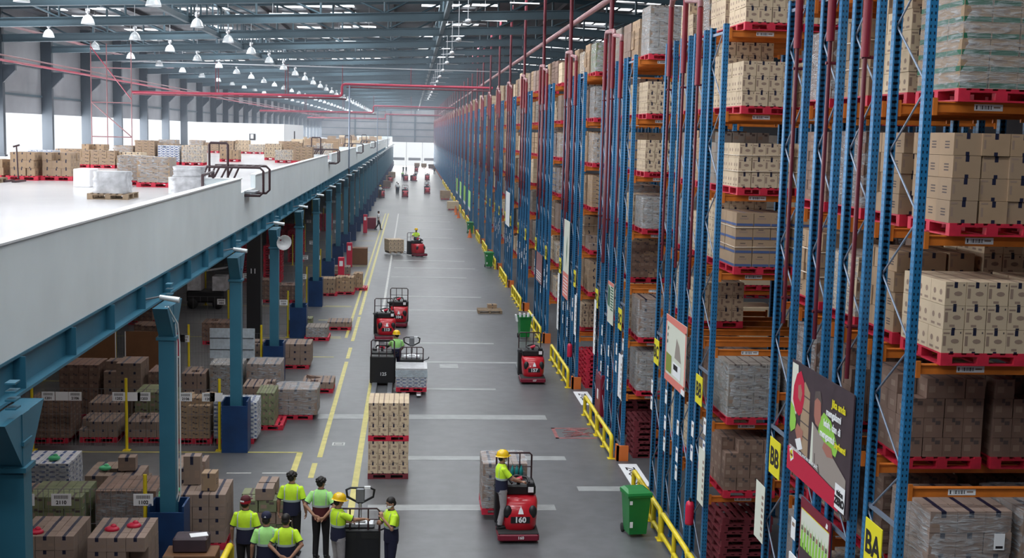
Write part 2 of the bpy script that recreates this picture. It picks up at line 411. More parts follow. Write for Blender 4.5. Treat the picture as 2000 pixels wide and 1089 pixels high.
for k in range(-1, NB):
    y = 14.7+PITCH*k
    t = thing('wall_column', 'slate grey steel wall column with a corbel, %s in the row along the left windows' % ordw(k+2), 'column', (XL+.35, y, 0), 0, 'columns along the left wall')
    link('shaft', wc, t); link('corbel', br, t)
for i, (z, r, m) in enumerate(((12.15, .07, 'pipe_bright'), (12.42, .05, 'pipe_pink'), (14.1, .09, 'pipe_pink'))):
    o = MB().tube([(XL+1.25, YN+.1, z), (XL+1.25, YF-.4, z)], r, m).obj('wall_pipe')
    tag(o, ('bright red pipe running along the left wall above the windows', 'thin dusty pink pipe just above the red one along the left wall', 'pale pipe high under the roof along the left wall')[i], 'pipe')
# mezzanine
mz = MB().box(XL, YN, 6.5, -5.05, 318, 6.9, 'mezz').obj('floor_mezzanine'); struct(mz)
NOT = [(36.02, 39.3), (73.2, 76.6), (110.4, 113.8), (147.6, 151), (184.8, 188.2), (222, 225.4)]
mb = MB(); y = YN
for a, b in NOT + [(318, 318)]:
    mb.box(-5.05, y, 5.9, -4.9, a, 7.33, 'parapet').box(-5.08, y, 7.33, -4.87, a, 7.36, 'white')
    if b > a:
        mb.box(-5.05, a, 5.9, -4.9, b, 6.93, 'parapet').box(-6.9, a-.35, 6.9, -5.05, a, 7.33, 'parapet')
        mb.box(-6.9, a-.38, 7.33, -5.05, a+.02, 7.36, 'white').box(-4.95, a+.7, 6.88, -4.6, a+1.9, 6.93, 'grey')
    y = b
mb.box(-14, 317.7, 6.9, -4.9, 318, 7.6, 'parapet')
struct(mb.obj('trim_2'))
mb = MB().box(-5.15, YN, 5.86, -4.89, 318, 5.9, 'teal').box(-5.02, YN, 5.45, -4.98, 318, 5.86, 'teal').box(-5.15, YN, 5.41, -4.82, 318, 5.45, 'teal')
eb = thing('edge_girder', 'long teal steel girder carrying the mezzanine edge', 'girder'); mb.obj('girder', eb)
st = MB().box(-.17, -.012, 5.45, -.02, .012, 5.86, 'teal').mesh('stiffener')
for i in range(96): link('stiffener', st, eb, (-4.81, 11+2.35*i, 0))
mb = MB()
for k in range(-1, NB): mb.box(XL, 14.7+PITCH*k-.15, 5.95, -5.15, 14.7+PITCH*k+.15, 6.5, 'teal')
struct(mb.obj('trim_3'))
# mezzanine columns
sh = MB().box(-.15, -.15, 0, .15, .15, 5.38, 'teal').mesh('shaft')
hb = MB()
for s in (-1, 1):
    hb.add([(-.14, s*.15, 5.38), (-.14, s*.75, 5.38), (-.14, s*.15, 4.75), (.14, s*.15, 5.38), (.14, s*.75, 5.38), (.14, s*.15, 4.75)], [(0,1,2),(5,4,3),(0,3,4,1),(1,4,5,2),(2,5,3,0)], 'teal')
hb.box(-.19, -.19, 4.68, .19, .19, 4.74, 'teal').box(-.17, -.17, 5.0, .17, .17, 5.05, 'teal')
for z in (5.5, 5.6, 5.7, 5.8): hb.box(.05, -.45, z, .17, -.25, z+.02, 'teal')
hb = hb.mesh('haunch')
gd = MB()
for s in (-1, 1):
    gd.box(s*.33-.02, -.35, 0, s*.33+.02, .3, 1.42, 'guard_blue')
gd.box(-.35, -.37, 0, .35, -.33, 1.3, 'guard_blue').box(-.35, .26, 0, .35, .3, 1.42, 'guard_blue')
gd = gd.mesh('base_guard')
arm = MB().tube([(0, 0, 0), (.28, 0, .06)], .02, 'grey', 6).tube([(.26, -.02, .05), (.62, -.05, .0)], [.045, .055], 'lampglass', 8).mesh('bracket_lamp')
for k in range(NB):
    y = 14.7+PITCH*k-(.1 if k else 0)
    t = thing('mezzanine_column', 'teal steel column with blue base guard, %s from the camera under the mezzanine edge' % ordw(k+1), 'column', (-4.68, y, 0), 0, 'columns under the mezzanine edge')
    link('shaft', sh, t); link('haunch', hb, t); link('base_guard', gd, t, label='dark blue base guard')
    if k > 0:
        o = link('bracket_lamp', arm, None, (-4.84, y-1.2, 5.62))
        tag(o, 'small white tube lamp on a bracket beside the %s mezzanine column' % ordw(k+1), 'lamp', 'bracket lamps on the mezzanine girder')
for k in range(0, NB):
    for x in (-14,):
        o = MB().box(-.17, -.17, 0, .17, .17, 5.95, 'steel').obj('inner_column', None, (x, 14.7+PITCH*k, 0))
        tag(o, 'dark steel column deep under the mezzanine, %s bay' % ordw(k+1), 'column', 'inner columns under the mezzanine')
t = thing('dark_column', 'wide black wrapped column bearing number 11 behind the third teal column', 'column', (-6.35, 50.6, 0))
MB().box(-.28, -.28, 0, .28, .28, 6.0, 'black').obj('shaft', t)
MB().merge(text_mb('11', .3, 'paper'), cam_T(-.02, -.29, 3.0)).obj('number', t)
# horn loudspeaker on a column, conduits on the nearest full column
t = thing('horn_speaker', 'white horn loudspeaker on the column bracket at the mezzanine edge', 'loudspeaker', (-4.45, 42.5, 5.0))
MB().tube([(-.1, 0, .1), (0, -.1, .05)], .03, 'grey').obj('bracket', t)
MB().lathe([(.05, 0), (.07, .1), (.14, .22), (.26, .36), (.27, .36), (.15, .2), (.03, .02)], 'white', 16, Matrix.Rotation(math.radians(100), 4, Vector((1, .5, 0)).normalized())).obj('horn', t)
t = thing('conduit', 'pair of white cable conduits running down the second teal column', 'conduit', (-4.5, 24.0, 0))
for dx in (0, .05):
    MB().tube([(dx-.1, -.6, 5.4), (dx-.02, -.1, 5.0), (dx, -.02, 4.6), (dx, -.02, 1.6), (dx-.05, -.02, 1.42)], .014, 'white', 6).obj('pipe', t)
# pivot gates at the notches of the parapet
def gate(y, n):
    t = thing('loading_gate', 'dark tubular loading gate at the %s gap in the mezzanine parapet' % ordw(n), 'gate', (-5.2, y, 6.9), 0, 'loading gates on the mezzanine')
    for s in (0.0, 1.6):
        MB().tube([(-1.05, s, .1), (-.78, s, .75), (.75, s, .75), (.85, s, .65), (.85, s, .02), (.75, s, -.08), (.1, s, -.08)], .035, 'dark_frame', 8).obj('side_frame', t)
        MB().tube([(-.75, s, .1), (-.42, s, .75)], .03, 'dark_frame').tube([(-.35, s, .1), (-.05, s, .75)], .03, 'dark_frame').obj('brace', t)
    MB().tube([(-.72, 0, .1), (-.72, 0, 1.4), (-.68, 0, 1.45), (-.22, 0, 1.45), (-.18, 0, 1.4), (-.18, 0, .1)], .035, 'dark_frame', 8).obj('hoop', t)
    mb = MB()
    for i in range(6): mb.tube([(-.6+.25*i, 0, .76), (-.6+.25*i, 1.6, .76)], .012, 'dark_frame', 6)
    mb.obj('mesh_panel', t)
M['dark_frame'] = mat('dark_tube_frame', (.045, .02, .025), .4)
for i, (a, b) in enumerate(NOT[:4]): gate(a+.7, i+1)
tag(MB().tube([(-5.6, 33.6, 6.9), (-5.6, 33.6, 7.5), (-5.6, 35.4, 7.55), (-5.6, 35.4, 7.36)], .035, 'dark_frame').obj('hand_rail'), 'short dark tube rail beside the first gap in the parapet', 'rail')
# office box on the mezzanine
t = thing('office_box', 'large white windowed office block standing on the mezzanine', 'building', (0, 0, 0))
MB().box(-23.0, 127.5, 6.9, -13.0, 150, 9.3, 'white').obj('wall', t)
MB().box(-16.5, 127.42, 7.6, -15.9, 127.5, 8.25, 'black').box(-16.38, 127.40, 7.75, -16.08, 127.43, 8.2, 'white').obj('window', t)
MB().box(-13.0, 138, 7.3, -12.95, 139, 8.6, 'black').obj('door', t)
# roof trusses
mb = MB()
for x0, x1 in ((-23.3, 8), (8, XR)):
    z0, z1 = chord_z(x0), chord_z(x1)
    for ya, yb, za, zb in ((-.14, .14, 0, .035), (-.02, .02, .035, .40), (-.14, .14, .40, .435)):
        mb.add([(x0, ya, z0+za), (x1, ya, z1+za), (x1, yb, z1+za), (x0, yb, z0+za), (x0, ya, z0+zb), (x1, ya, z1+zb), (x1, yb, z1+zb), (x0, yb, z0+zb)], [(0,3,2,1),(4,5,6,7),(0,1,5,4),(1,2,6,5),(2,3,7,6),(3,0,4,7)], 'steel')
tr_b = mb.mesh('bottom_chord')
mb = MB()
xs = [-23.3+3.13*i for i in range(21)]
for x0, x1 in ((-23.3, 8), (8, XR-.1)): mb.add([(x0, -.1, roof_z(x0)-.5), (x1, -.1, roof_z(x1)-.5), (x1, -.1, roof_z(x1)-.26), (x0, -.1, roof_z(x0)-.26), (x0, .1, roof_z(x0)-.5), (x1, .1, roof_z(x1)-.5), (x1, .1, roof_z(x1)-.26), (x0, .1, roof_z(x0)-.26)],
           [(0,1,2,3),(7,6,5,4),(0,4,5,1),(1,5,6,2),(2,6,7,3),(3,7,4,0)], 'steel')
tr_t = mb.mesh('top_chord')
mb = MB()
for i, x in enumerate(xs):
    mb.tube([(x, 0, chord_z(x)+.42), (x, 0, roof_z(x)-.4)], .06, 'steel', 4)
    if i < len(xs)-1:
        a, b = (x, xs[i+1]) if x < -4 else (xs[i+1], x)
        mb.tube([(a, 0, roof_z(a)-.4), (b, 0, chord_z(b)+.42)], .055, 'steel', 4)
tr_w = mb.mesh('web')
for k in range(-1, NB):
    t = thing('roof_truss', 'teal grey steel roof truss spanning the hall, %s from the camera end' % ordw(k+2), 'truss', (0, 14.7+PITCH*k, 0), 0, 'roof trusses')
    link('bottom_chord', tr_b, t); link('top_chord', tr_t, t); link('web', tr_w, t)
for x, lab in ((-10.9, 'long lattice girder along the hall above the mezzanine'), (1.6, 'long lattice girder along the hall above the main aisle')):
    t = thing('valley_girder', lab, 'girder', (x, 0, 0))
    MB().box(-.1, YN+.1, chord_z(x)+.05, .1, YF-.4, chord_z(x)+.3, 'steel').obj('bottom_chord', t)
    MB().box(-.08, YN+.1, roof_z(x)-.62, .08, YF-.4, roof_z(x)-.5, 'steel').obj('top_chord', t)
    mb = MB()
    y = 12.0
    while y < 300:
        mb.box(-.04, y-.05, chord_z(x)+.3, .04, y+.05, roof_z(x)-.5, 'steel'); y += 1.9
    mb.obj('web', t)
# lamps: glass bell high-bay lamps in three lines above the mezzanine
hood = MB().lathe([(.04, .42), (.09, .40), (.17, .33), (.24, .22), (.29, .06), (.30, 0), (.285, 0), (.22, .2), (.10, .34), (.03, .36)], 'lampglass', 18).mesh('lamp_hood')
bal = MB().lathe([(.02, .7), (.10, .68), (.11, .52), (.04, .46), (.04, .40)], 'silver', 10, None, True).mesh('ballast')
rods = {x: MB().tube([(0, 0, .68), (0, 0, roof_z(x)-13.25+.01)], .012, 'silver', 6).mesh('rod') for x in (-9.7, -14.5, -18.9)}
rown = {-9.7: 'nearest the aisle', -14.5: 'in the middle', -18.9: 'nearest the left wall'}
for x in (-9.7, -14.5, -18.9):
    for k in range(1, NB-1):
        y = 19.4+PITCH*k
        t = thing('high_bay_lamp', 'bell shaped high bay lamp over the %s bay, line %s' % (ordw(k+1), rown[x]), 'lamp', (x, y, 13.25), 0, 'high bay lamps above the mezzanine')
        link('lamp_hood', hood, t); link('ballast', bal, t)
        link('rod', rods[x], t)
# tube lights and their trays, ceiling fans over the main aisle
fan_b = MB()
for a in range(3): fan_b.box(.1, -.07, -.01, .72, .07, .01, 'silver', Matrix.Rotation(a*2.094+.3, 4, 'Z'))
fan_b = fan_b.mesh('blade'); fan_h = MB().lathe([(.0, .18), (.1, .16), (.13, .06), (.1, -.04), (0, -.06)], 'silver', 10).mesh('motor')
fan_r = MB().tube([(0, 0, .15), (0, 0, roof_z(2.1)-13.0+.01)], .018, 'silver', 6).mesh('rod')
for k in range(3, 16):
    t = thing('ceiling_fan', 'three bladed ceiling fan above the main aisle, %s from the camera' % ordw(k-2), 'fan', (2.1, 19.4+PITCH*k, 13.0), 0, 'ceiling fans above the main aisle')
    link('blade', fan_b, t); link('motor', fan_h, t); link('rod', fan_r, t)
tb = MB().box(-.7, -.03, 0, .7, .03, .06, 'white').mesh('tube_light')
for i, (x, k) in enumerate([(-7, 5), (-4.6, 7), (-2.2, 6), (5.2, 4), (4.4, 5), (-12.5, 6), (-6, 9), (3.6, 8), (-16, 5)]):
    o = link('tube_light', tb, None, (x, 20.5+PITCH*k, 14.9)); tag(o, 'slim white tube light fitting between the %s and next roof truss' % ordw(k+2), 'light', 'tube light fittings')
    MB().tube([(-.5, 0, .06), (-.5, 0, roof_z(x)-14.9+.01)], .012, 'silver', 4).obj('drop_rod', o)
# sprinkler mains crossing the hall
for i, y in enumerate((95, 173, 251)):
    t = thing('sprinkler_main', 'red sprinkler main crossing the hall overhead, %s from the camera' % ordw(i+1), 'pipe', (0, y, 0), 0, 'red mains crossing the hall')
    MB().tube([(-21, 0, 11.3), (-5.55, 0, 11.4), (-5.4, 0, 11.45), (-5.33, 0, 11.6), (-5.33, 0, 12.1), (-5.27, 0, 12.25), (-5.1, 0, 12.32), (6.2, 0, 12.32)], .1, 'pipe_bright', 10).obj('main_pipe', t)
    MB().tube([(-21, .35, 11.15), (-5.0, .35, 11.2), (-5.0, .35, 12.1), (6.1, .35, 12.1)], .05, 'pipe', 8).obj('lower_pipe', t)
    MB().tube([(-4.75, 0, 12.3), (-4.75, 0, 5.9)], .055, 'galv').tube([(-4.75, 0, 5.9), (-4.75, 0, 0)], .07, 'black').obj('drop_pipe', t)
    for x in (-14.8, -14.6, -9.6, -9.4, -5.3, -.1, 5.2): MB().tube([(x, 0, 11.3 if x < -5.4 else 12.3), (x, 0, 13.7)], .035, 'pipe').obj('hanger', t)
tag(MB().box(-22, 93.9, 13.5, 8, 94.1, 13.56, 'silver').obj('cable_tray'), 'thin pale cable tray crossing the whole hall above the red main', 'cable tray')
tag(MB().tube([(6.3, 10, 13.2), (6.3, 318, 13.2)], .10, 'pipe_pink', 10).obj('header_pipe'), 'long dusty pink header pipe running above the rack ends', 'pipe')
# red scaffold tower on the mezzanine
t = thing('scaffold_tower', 'tall red lattice access tower by the left windows', 'tower', (-17.6, 74, 6.9))
for x in (0, .9, 2.3): MB().tube([(x-1.1, 0, 0), (x-1.1, 0, 6.6)], .03, 'pipe_pink').obj('upright', t)
for z in (1.2, 3.2, 5.2): MB().tube([(-1.1, 0, z), (1.2, 0, z)], .03, 'pipe_pink').obj('rail', t)
MB().tube([(-1.1, 0, 6.4), (1.2, 0, 3.4)], .03, 'pipe_bright').tube([(-1.1, 0, 3.2), (1.2, 0, 1.2)], .03, 'pipe_pink').obj('brace', t)

# added fittings with fill lights under the mezzanine slab, to brighten the goods below
fit = MB().box(-.75, -.09, 0, .75, .09, .07, 'white').box(-.7, -.03, -.03, .7, .03, 0, 'lampglass').mesh('fitting')
for k in range(0, 6):
    for j, x in enumerate((-6.6, -10.2)):
        o = link('added_fitting', fit, None, (x, 19.4+PITCH*k, 6.43))
        tag(o, 'slim added fill light fitting under the mezzanine slab, %s bay, %s' % (ordw(k+1), 'outer' if j == 0 else 'inner'), 'light', 'added fill lights under the mezzanine')
        area('added_fill_light', (x, 19.4+PITCH*k, 6.38), (0, 0, 0), 1.4, .08, 42 if k < 3 else 28, (1, .93, .90))
# ------------------------------------------------------------------ pallets and cartons
def pallet_mb(w=1.03, d=1.2, h=.15, m='pallet'):
    b = MB()
    for i in range(7):
        x = -w/2+i*(w-.09)/6; b.box(x, 0, h-.022, x+.09, d, h, m)
    for y in (0, d/2-.05, d-.1):
        b.box(-w/2, y, h-.045, w/2, y+.1, h-.022, m).box(-w/2, y, 0, w/2, y+.1, .02, m)
        for x in (-w/2, -.07, w/2-.14): b.box(x, y, .02, x+.14, y+.1, h-.045, m)
    for x in (-w/2, -.05, w/2-.1): b.box(x, .1, 0, x+.1, d-.1, .02, m)
    return b
PALLET = {k: pallet_mb(m=k).mesh('pallet') for k in ('pallet', 'pallet_dark', 'wood')}
# one carton of each kind: x0..x1 wide, y depth, z height, origin at its lower front left corner
STY = {
 'light': dict(m='card_light', n=(4, 3, 3), s=(.257, .40, .28)),
 'light5': dict(m='card_light', n=(4, 3, 5), s=(.257, .40, .26)),
 'tan': dict(m='card', n=(3, 3, 4), s=(.34, .38, .26)),
 'blue': dict(m='card', n=(3, 3, 4), s=(.34, .40, .26)),
 'green': dict(m='card', n=(3, 3, 6), s=(.34, .40, .185)),
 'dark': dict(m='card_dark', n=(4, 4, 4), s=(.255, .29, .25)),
 'grey': dict(m='card_grey', n=(4, 3, 5), s=(.255, .39, .21)),
 'taped': dict(m='card_rose', n=(3, 4, 4), s=(.34, .295, .26)),
 'brick': dict(m='card_dark', n=(4, 4, 7), s=(.25, .29, .15)),
 'amber': dict(m='card', n=(3, 4, 7), s=(.33, .29, .155)),
 'white': dict(m='tan_white', n=(5, 4, 9), s=(.2, .29, .115)),
 'low': dict(m='card_rose', n=(4, 3, 2), s=(.255, .39, .22)),
 'dull': dict(m='gas_green', n=(3, 3, 4), s=(.34, .39, .24)),
}
def carton_mb(sty, w=None, d=None, h=None, detail=True):
    S = STY[sty]; W_, D, H = w or S['s'][0], d or S['s'][1], h or S['s'][2]
    g = .004; b = MB(); e = .0015
    b.box(g, g, 0, W_-g, D-g, H-.004, S['m'])
    if not detail: return b
    def fr(x0, z0, x1, z1, m): b.add([(x0, g-e, z0), (x1, g-e, z0), (x1, g-e, z1), (x0, g-e, z1)], [(0, 1, 2, 3)], m)
    def bk(x0, z0, x1, z1, m): b.add([(x0, D-g+e, z0), (x1, D-g+e, z0), (x1, D-g+e, z1), (x0, D-g+e, z1)], [(3, 2, 1, 0)], m)
    def sd(y0, z0, y1, z1, m):
        b.add([(g-e, y0, z0), (g-e, y1, z0), (g-e, y1, z1), (g-e, y0, z1)], [(3, 2, 1, 0)], m)
        b.add([(W_-g+e, y0, z0), (W_-g+e, y1, z0), (W_-g+e, y1, z1), (W_-g+e, y0, z1)], [(0, 1, 2, 3)], m)
    def tp(x0, y0, x1, y1, m): b.add([(x0, y0, H-.004+e), (x1, y0, H-.004+e), (x1, y1, H-.004+e), (x0, y1, H-.004+e)], [(0, 1, 2, 3)], m)
    def oval(cy, cz, ry, rz, side, m):
        ps = [(cy+ry*math.cos(t), cz+rz*math.sin(t)) for t in [i*math.pi/4 for i in range(8)]]
        if side: b.add([(g-e, p, q) for p, q in ps], [tuple(range(8))[::-1]], m)
        else: b.add([(p, g-e, q) for p, q in ps], [tuple(range(8))], m)
    if sty in ('light', 'light5'):
        fr(.42*W_, .74*H, .58*W_, .985*H, 'tape'); fr(.42*W_, 0, .58*W_, .07*H, 'tape'); tp(.44*W_, 0, .56*W_, D, 'print_soft')
        fr(.06*W_, .3*H, .2*W_, .72*H, 'print_soft'); fr(.06*W_, .8*H, .36*W_, .87*H, 'print_soft'); fr(.84*W_, .82*H, .9*W_, .9*H, 'print')
        fr(.3*W_, .1*H, .55*W_, .2*H, 'print_soft'); oval(.62*W_, .5*H, .2*W_, .1*H, False, 'print_soft')
        for c in (.3, .72): oval(c*D, .52*H, .09*D, .13*H, True, 'print_soft'); sd(c*D-.05, .1*H, c*D+.05, .2*H, 'print_soft')
        bk(.42*W_, .74*H, .58*W_, .985*H, 'tape'); bk(.1*W_, .3*H, .4*W_, .6*H, 'print_soft')
    elif sty == 'tan':
        fr(.44*W_, .72*H, .57*W_, .985*H, 'tape'); fr(.44*W_, 0, .57*W_, .16*H, 'tape'); tp(.45*W_, 0, .56*W_, D, 'print')
        fr(.06*W_, .3*H, .14*W_, .7*H, 'print_soft'); fr(.06*W_, .84*H, .3*W_, .92*H, 'print_soft'); bk(.44*W_, .72*H, .57*W_, .985*H, 'tape')
        for i in range(3): sd(.3*D, (.3+.13*i)*H, .62*D, (.36+.13*i)*H, 'print')
    elif sty == 'blue':
        fr(0.01, .02*H, W_-.01, .2*H, 'print_blue'); sd(.01, .02*H, D-.01, .2*H, 'print_blue'); fr(.2*W_, .5*H, .7*W_, .62*H, 'print_soft')
        fr(.3*W_, .7*H, .6*W_, .76*H, 'print'); tp(0.46*W_, 0, .54*W_, D, 'print_blue'); bk(.01, .02*H, W_-.01, .2*H, 'print_blue')
    elif sty == 'green':
        fr(0.01, .05*H, W_-.01, .36*H, 'print_green'); sd(.01, .05*H, D-.01, .36*H, 'print_green'); fr(.1*W_, .6*H, .6*W_, .8*H, 'print_soft')
        bk(.01, .05*H, W_-.01, .45*H, 'print_green')
    elif sty == 'white':
        fr(.05*W_, .1*H, .6*W_, .5*H, 'print_blue'); sd(.1*D, .1*H, .4*D, .5*H, 'print_blue'); tp(.2*W_, .1*D, .5*W_, .9*D, 'print_blue'); fr(.7*W_, .5*H, .95*W_, .85*H, 'print_blue')
    elif sty in ('taped', 'low'):
        tp(.40*W_, 0, .58*W_, D, 'tape'); tp(.02*W_, 0, .07*W_, D, 'print_soft'); fr(.40*W_, .7*H, .58*W_, .985*H, 'tape')
        fr(.08*W_, .25*H, .34*W_, .5*H, 'print_soft'); fr(.66*W_, .25*H, .92*W_, .5*H, 'print_soft'); sd(.2*D, .25*H, .7*D, .45*H, 'print_soft'); bk(.4*W_, .7*H, .58*W_, .985*H, 'tape')
    else:
        tp(.44*W_, 0, .56*W_, D, 'print'); fr(.12*W_, .3*H, .45*W_, .62*H, 'print_soft'); fr(.6*W_, .65*H, .85*W_, .85*H, 'print'); sd(.25*D, .3*H, .7*D, .6*H, 'print_soft')
        fr(.42*W_, .78*H, .58*W_, .98*H, 'print')
    return b
CART = {}
def carton_mesh(sty, *a):
    k = (sty,)+a
    if k not in CART: CART[k] = carton_mb(sty, *a).mesh('carton')
    return CART[k]
def slots(sty, nz=None):
    nx, ny, nz0 = STY[sty]['n']; nz = nz or nz0; w, d, h = STY[sty]['s']
    for k in range(nz):
        for j in range(ny):
            for i in range(nx):
                if k < nz-1 and 0 < i < nx-1 and 0 < j < ny-1: continue
                yield i, j, k, -nx*w/2+i*w, .6-ny*d/2+j*d, k*h
_lm = {}
def load_mb(sty, nz=None, seed=0, hole=0, detail=True):
    r = random.Random(seed); b = MB(); c = carton_mb(sty, detail=detail); nzz = nz or STY[sty]['n'][2]
    for i, j, k, x, y, z in slots(sty, nz):
        if k == nzz-1 and r.random() < hole: continue
        j_ = (.006 if sty != 'tan' else .02)
        b.merge(c, Matrix.Translation((x+r.uniform(-j_, j_), y+r.uniform(-j_, j_), z)))
    return b
def load_mesh(sty, nz=None, seed=0, hole=0):
    k = (sty, nz, seed % 3, hole)
    if k not in _lm:
        _lm[k] = load_mb(sty, nz, seed % 3, hole).mesh('cartons')
    return _lm[k]
_fm = {}
def film_mesh(w, d, h, seed=0, m='film'):
    k = (round(w, 2), round(d, 2), round(h, 2), seed % 3, m)
    if k in _fm: return _fm[k]
    r = random.Random(seed % 3+11); rings = []; n = 24; nz = 9
    for iz in range(nz+1):
        z = h*iz/nz; ring = []
        for j in range(n):
            t = 4*j/n; s = int(t); f = t-s
            cx, cy = [(-1+2*f, -1), (1, -1+2*f), (1-2*f, 1), (-1, 1-2*f)][s]
            q = 1-.05*abs(cx*cy)**3; k2 = r.uniform(.995, 1.03) if m == 'film' else r.uniform(.93, 1.05)
            ring.append((cx*w/2*q*k2, .6+cy*d/2*q*k2, z+r.uniform(-.01, .01)*(0 < iz < nz)))
        rings.append(ring)
    b = MB(); b.loft(rings, m, None, False, True); b.add([(x*.99, .6+(y-.6)*.99, z+.004) for x, y, z in rings[-1]], [tuple(range(n))], m)
    _fm[k] = b.mesh('stretch_film'); return _fm[k]
CNAME = {'light': 'pale printed cartons', 'light5': 'pale printed cartons', 'tan': 'tan cartons', 'blue': 'cartons with blue bases', 'green': 'cartons with green bases',
         'dark': 'brown cartons', 'grey': 'grey brown cartons', 'taped': 'cartons with dark tape', 'brick': 'small brown cartons', 'amber': 'amber cartons', 'white': 'white and blue cartons', 'low': 'flat taped cartons', 'dull': 'dull green cartons'}
NCART = [0]; NPAL = [0]
far_p = MB(); far_l = MB(); PMB = pallet_mb()
def put_pallet(x, y, z, where, m='pallet', rz=0, group='pallets', stuff=False):
    if stuff or y > 100: far_p.merge(PMB, Matrix.Translation((x, y, z))); return
    NPAL[0] += 1
    o = link('pallet', PALLET[m], None, (x, y, z), rz)
    col = {'pallet': 'red', 'pallet_dark': 'old maroon', 'wood': 'weathered wooden'}[m]
    return tag(o, '%s pallet %s' % (col, where), 'pallet', group)
def put_load(x, y, z, sty, where, wrap=None, nz=None, seed=0, strap=False, single=False, skip=(), rz=0, group='carton loads', sx=1, sy=1, paper=False, short=''):
    """x,y: front centre of the pallet deck; z: deck height"""
    S = STY[sty]; nzz = nz or S['n'][2]; h = nzz*S['s'][2]; w = S['n'][0]*S['s'][0]*sx; d = S['n'][1]*S['s'][1]
    if y > 100:
        for q in range(nzz): far_l.box(x-w/2, y+.6-d/2, z+q*S['s'][2], x+w/2, y+.6+d/2, z+(q+1)*S['s'][2]-.012, S['m'])
        return
    w = w/sx
    if single:
        r = random.Random(seed); me = carton_mesh(sty)
        T = Matrix.Translation((x, y, z)) @ Matrix.Rotation(rz, 4, 'Z')
        side = ['front', 'middle', 'back', 'far back']
        for i, j, k, cx, cy, cz in slots(sty, nz):
            if (i, j, k) in skip: continue
            p = T @ Vector((cx, cy, cz)); jt = .016 if sty == 'tan' else .004
            o = link('carton', me, None, (p.x+r.uniform(-jt, jt), p.y+r.uniform(-jt, jt), p.z), rz+r.uniform(-.01, .01)*(sty == 'tan'))
            nm = {'light': 'pale', 'tan': 'tan', 'taped': 'taped', 'dark': 'brown'}.get(sty, 'brown')
            tag(o, '%s carton, %s layer, %s from left, %s row, %s' % (nm, ordw(k+1), ordw(i+1), side[j] if S['n'][1] > 3 or j < 2 else 'back', short), 'carton', 'cartons')
            NCART[0] += 1
        return
    t = thing('carton_load', '%s %s%s %s' % ('film wrapped' if wrap else ('strapped' if strap else 'stacked'), CNAME[sty], '' if nzz > 2 else ', low,', where), 'carton stack', (x, y, z), rz, group)
    t.scale = (sx, sy, 1)
    link('cartons', load_mesh(sty, nz, seed, .0 if wrap or strap else .12), t)
    if wrap: link('stretch_film', film_mesh(w+.03, d+.03, h*.97 if seed % 2 else h+.01, seed, wrap), t)
    if strap:
        for zz in (h*.36, h*.72):
            MB().tube([(-w/2-.012, .6-d/2-.012, zz), (w/2+.012, .6-d/2-.012, zz+.01), (w/2+.012, .6+d/2+.012, zz), (-w/2-.012, .6+d/2+.012, zz+.01), (-w/2-.012, .6-d/2-.012, zz)], .009, 'strap', 5).obj('strap', t)
    if paper:
        MB().box(w*.28, .6-d/2-.03, h*.55, w*.28+.13, .6-d/2-.025, h*.55+.2, 'paper').box(w*.28+.02, .6-d/2-.032, h*.55+.02, w*.28+.11, .6-d/2-.0305, h*.55+.05, 'ink').obj('paper_label', t)
    return t
# ------------------------------------------------------------------ racks
LV = [1.76, 3.23, 4.69, 6.18, 7.70, 9.24, 10.80]
FR = [(0.0, 1.0), (1.53, 2.4), (2.92, 3.7), (4.38, 5.27)]
NAMES = 'ABCDEFGHJKLMN'
post = MB().box(0, 0, 0, .1, .025, 10.98, 'post').box(0, .025, 0, .02, .1, 10.98, 'post').box(.08, .025, 0, .1, .1, 10.98, 'post').box(-.02, -.02, 0, .12, .12, .015, 'blue').mesh('upright')
post_r = MB().box(0, .075, 0, .1, .1, 10.98, 'post').box(0, 0, 0, .02, .075, 10.98, 'post').box(.08, 0, 0, .1, .075, 10.98, 'post').box(-.02, -.02, 0, .12, .12, .015, 'blue').mesh('upright')
def brace_mesh(g):
    b = MB(); z = .35; a = 0
    ys = (.05, g+.05)
    while z < 10.5:
        b.tube([(.05, ys[a], z), (.05, ys[1-a], z+.76)], .014, 'galv', 6); a = 1-a; z += .76
    for z in (.3, 3.5, 4.2, 10.8): b.box(.03, .05, z, .07, g+.05, z+.05, 'galv')
    return b.mesh('bracing')
BR = {i: brace_mesh(b-a) for i, (a, b) in enumerate(FR)}
def beam_mesh(L):
    b = MB().box(.1, .02, -.06, L, .07, .06, 'orange').box(.1, -.012, -.1, .15, .02, .1, 'orange').box(L-.05, -.012, -.1, L, .02, .1, 'orange')
    b.box(.1, .0, .045, L, .02, .06, 'orange')
    return b.mesh('beam')
BM = beam_mesh(2.7)
lab = MB().box(0, 0, 0, .34, .003, .075, 'paper')
for i, w in enumerate((.008, .02, .006, .014, .01, .02, .008, .016)): lab.box(.07+i*.018, -.001, .015, .07+i*.018+w*.6, .0, .06, 'ink')
lab.box(.02, -.001, .015, .035, 0, .06, 'ink').box(.23, -.001, .03, .31, 0, .05, 'print_soft')
lab = lab.mesh('location_label')
PX = (6.72, 7.87)
rk = random.Random(21)
thin = MB().tube([(0, 0, 5.6), (0, 0, 10.35)], .03, 'pipe', 8)
def riser_mesh(k):
    b1 = MB().tube([(0, 0, 6.0), (0, 0, 10.2)], .032, 'pipe', 8).tube([(0, 0, 10.2), (0, 0, 11.75)], .062, 'riser', 8)
    return b1.mesh('riser_pipe')
rp = riser_mesh(0)
loop = MB().tube([(0, 3.17, 11.75), (0, 3.24, 11.86), (0, 4.5, 11.92), (0, 4.64, 11.75)], .06, 'pipe_pink', 8).tube([(0, 1.8, 11.45), (0, 1.87, 11.6), (0, 3.1, 11.72)], .055, 'pipe_pink', 8).mesh('top_loop')
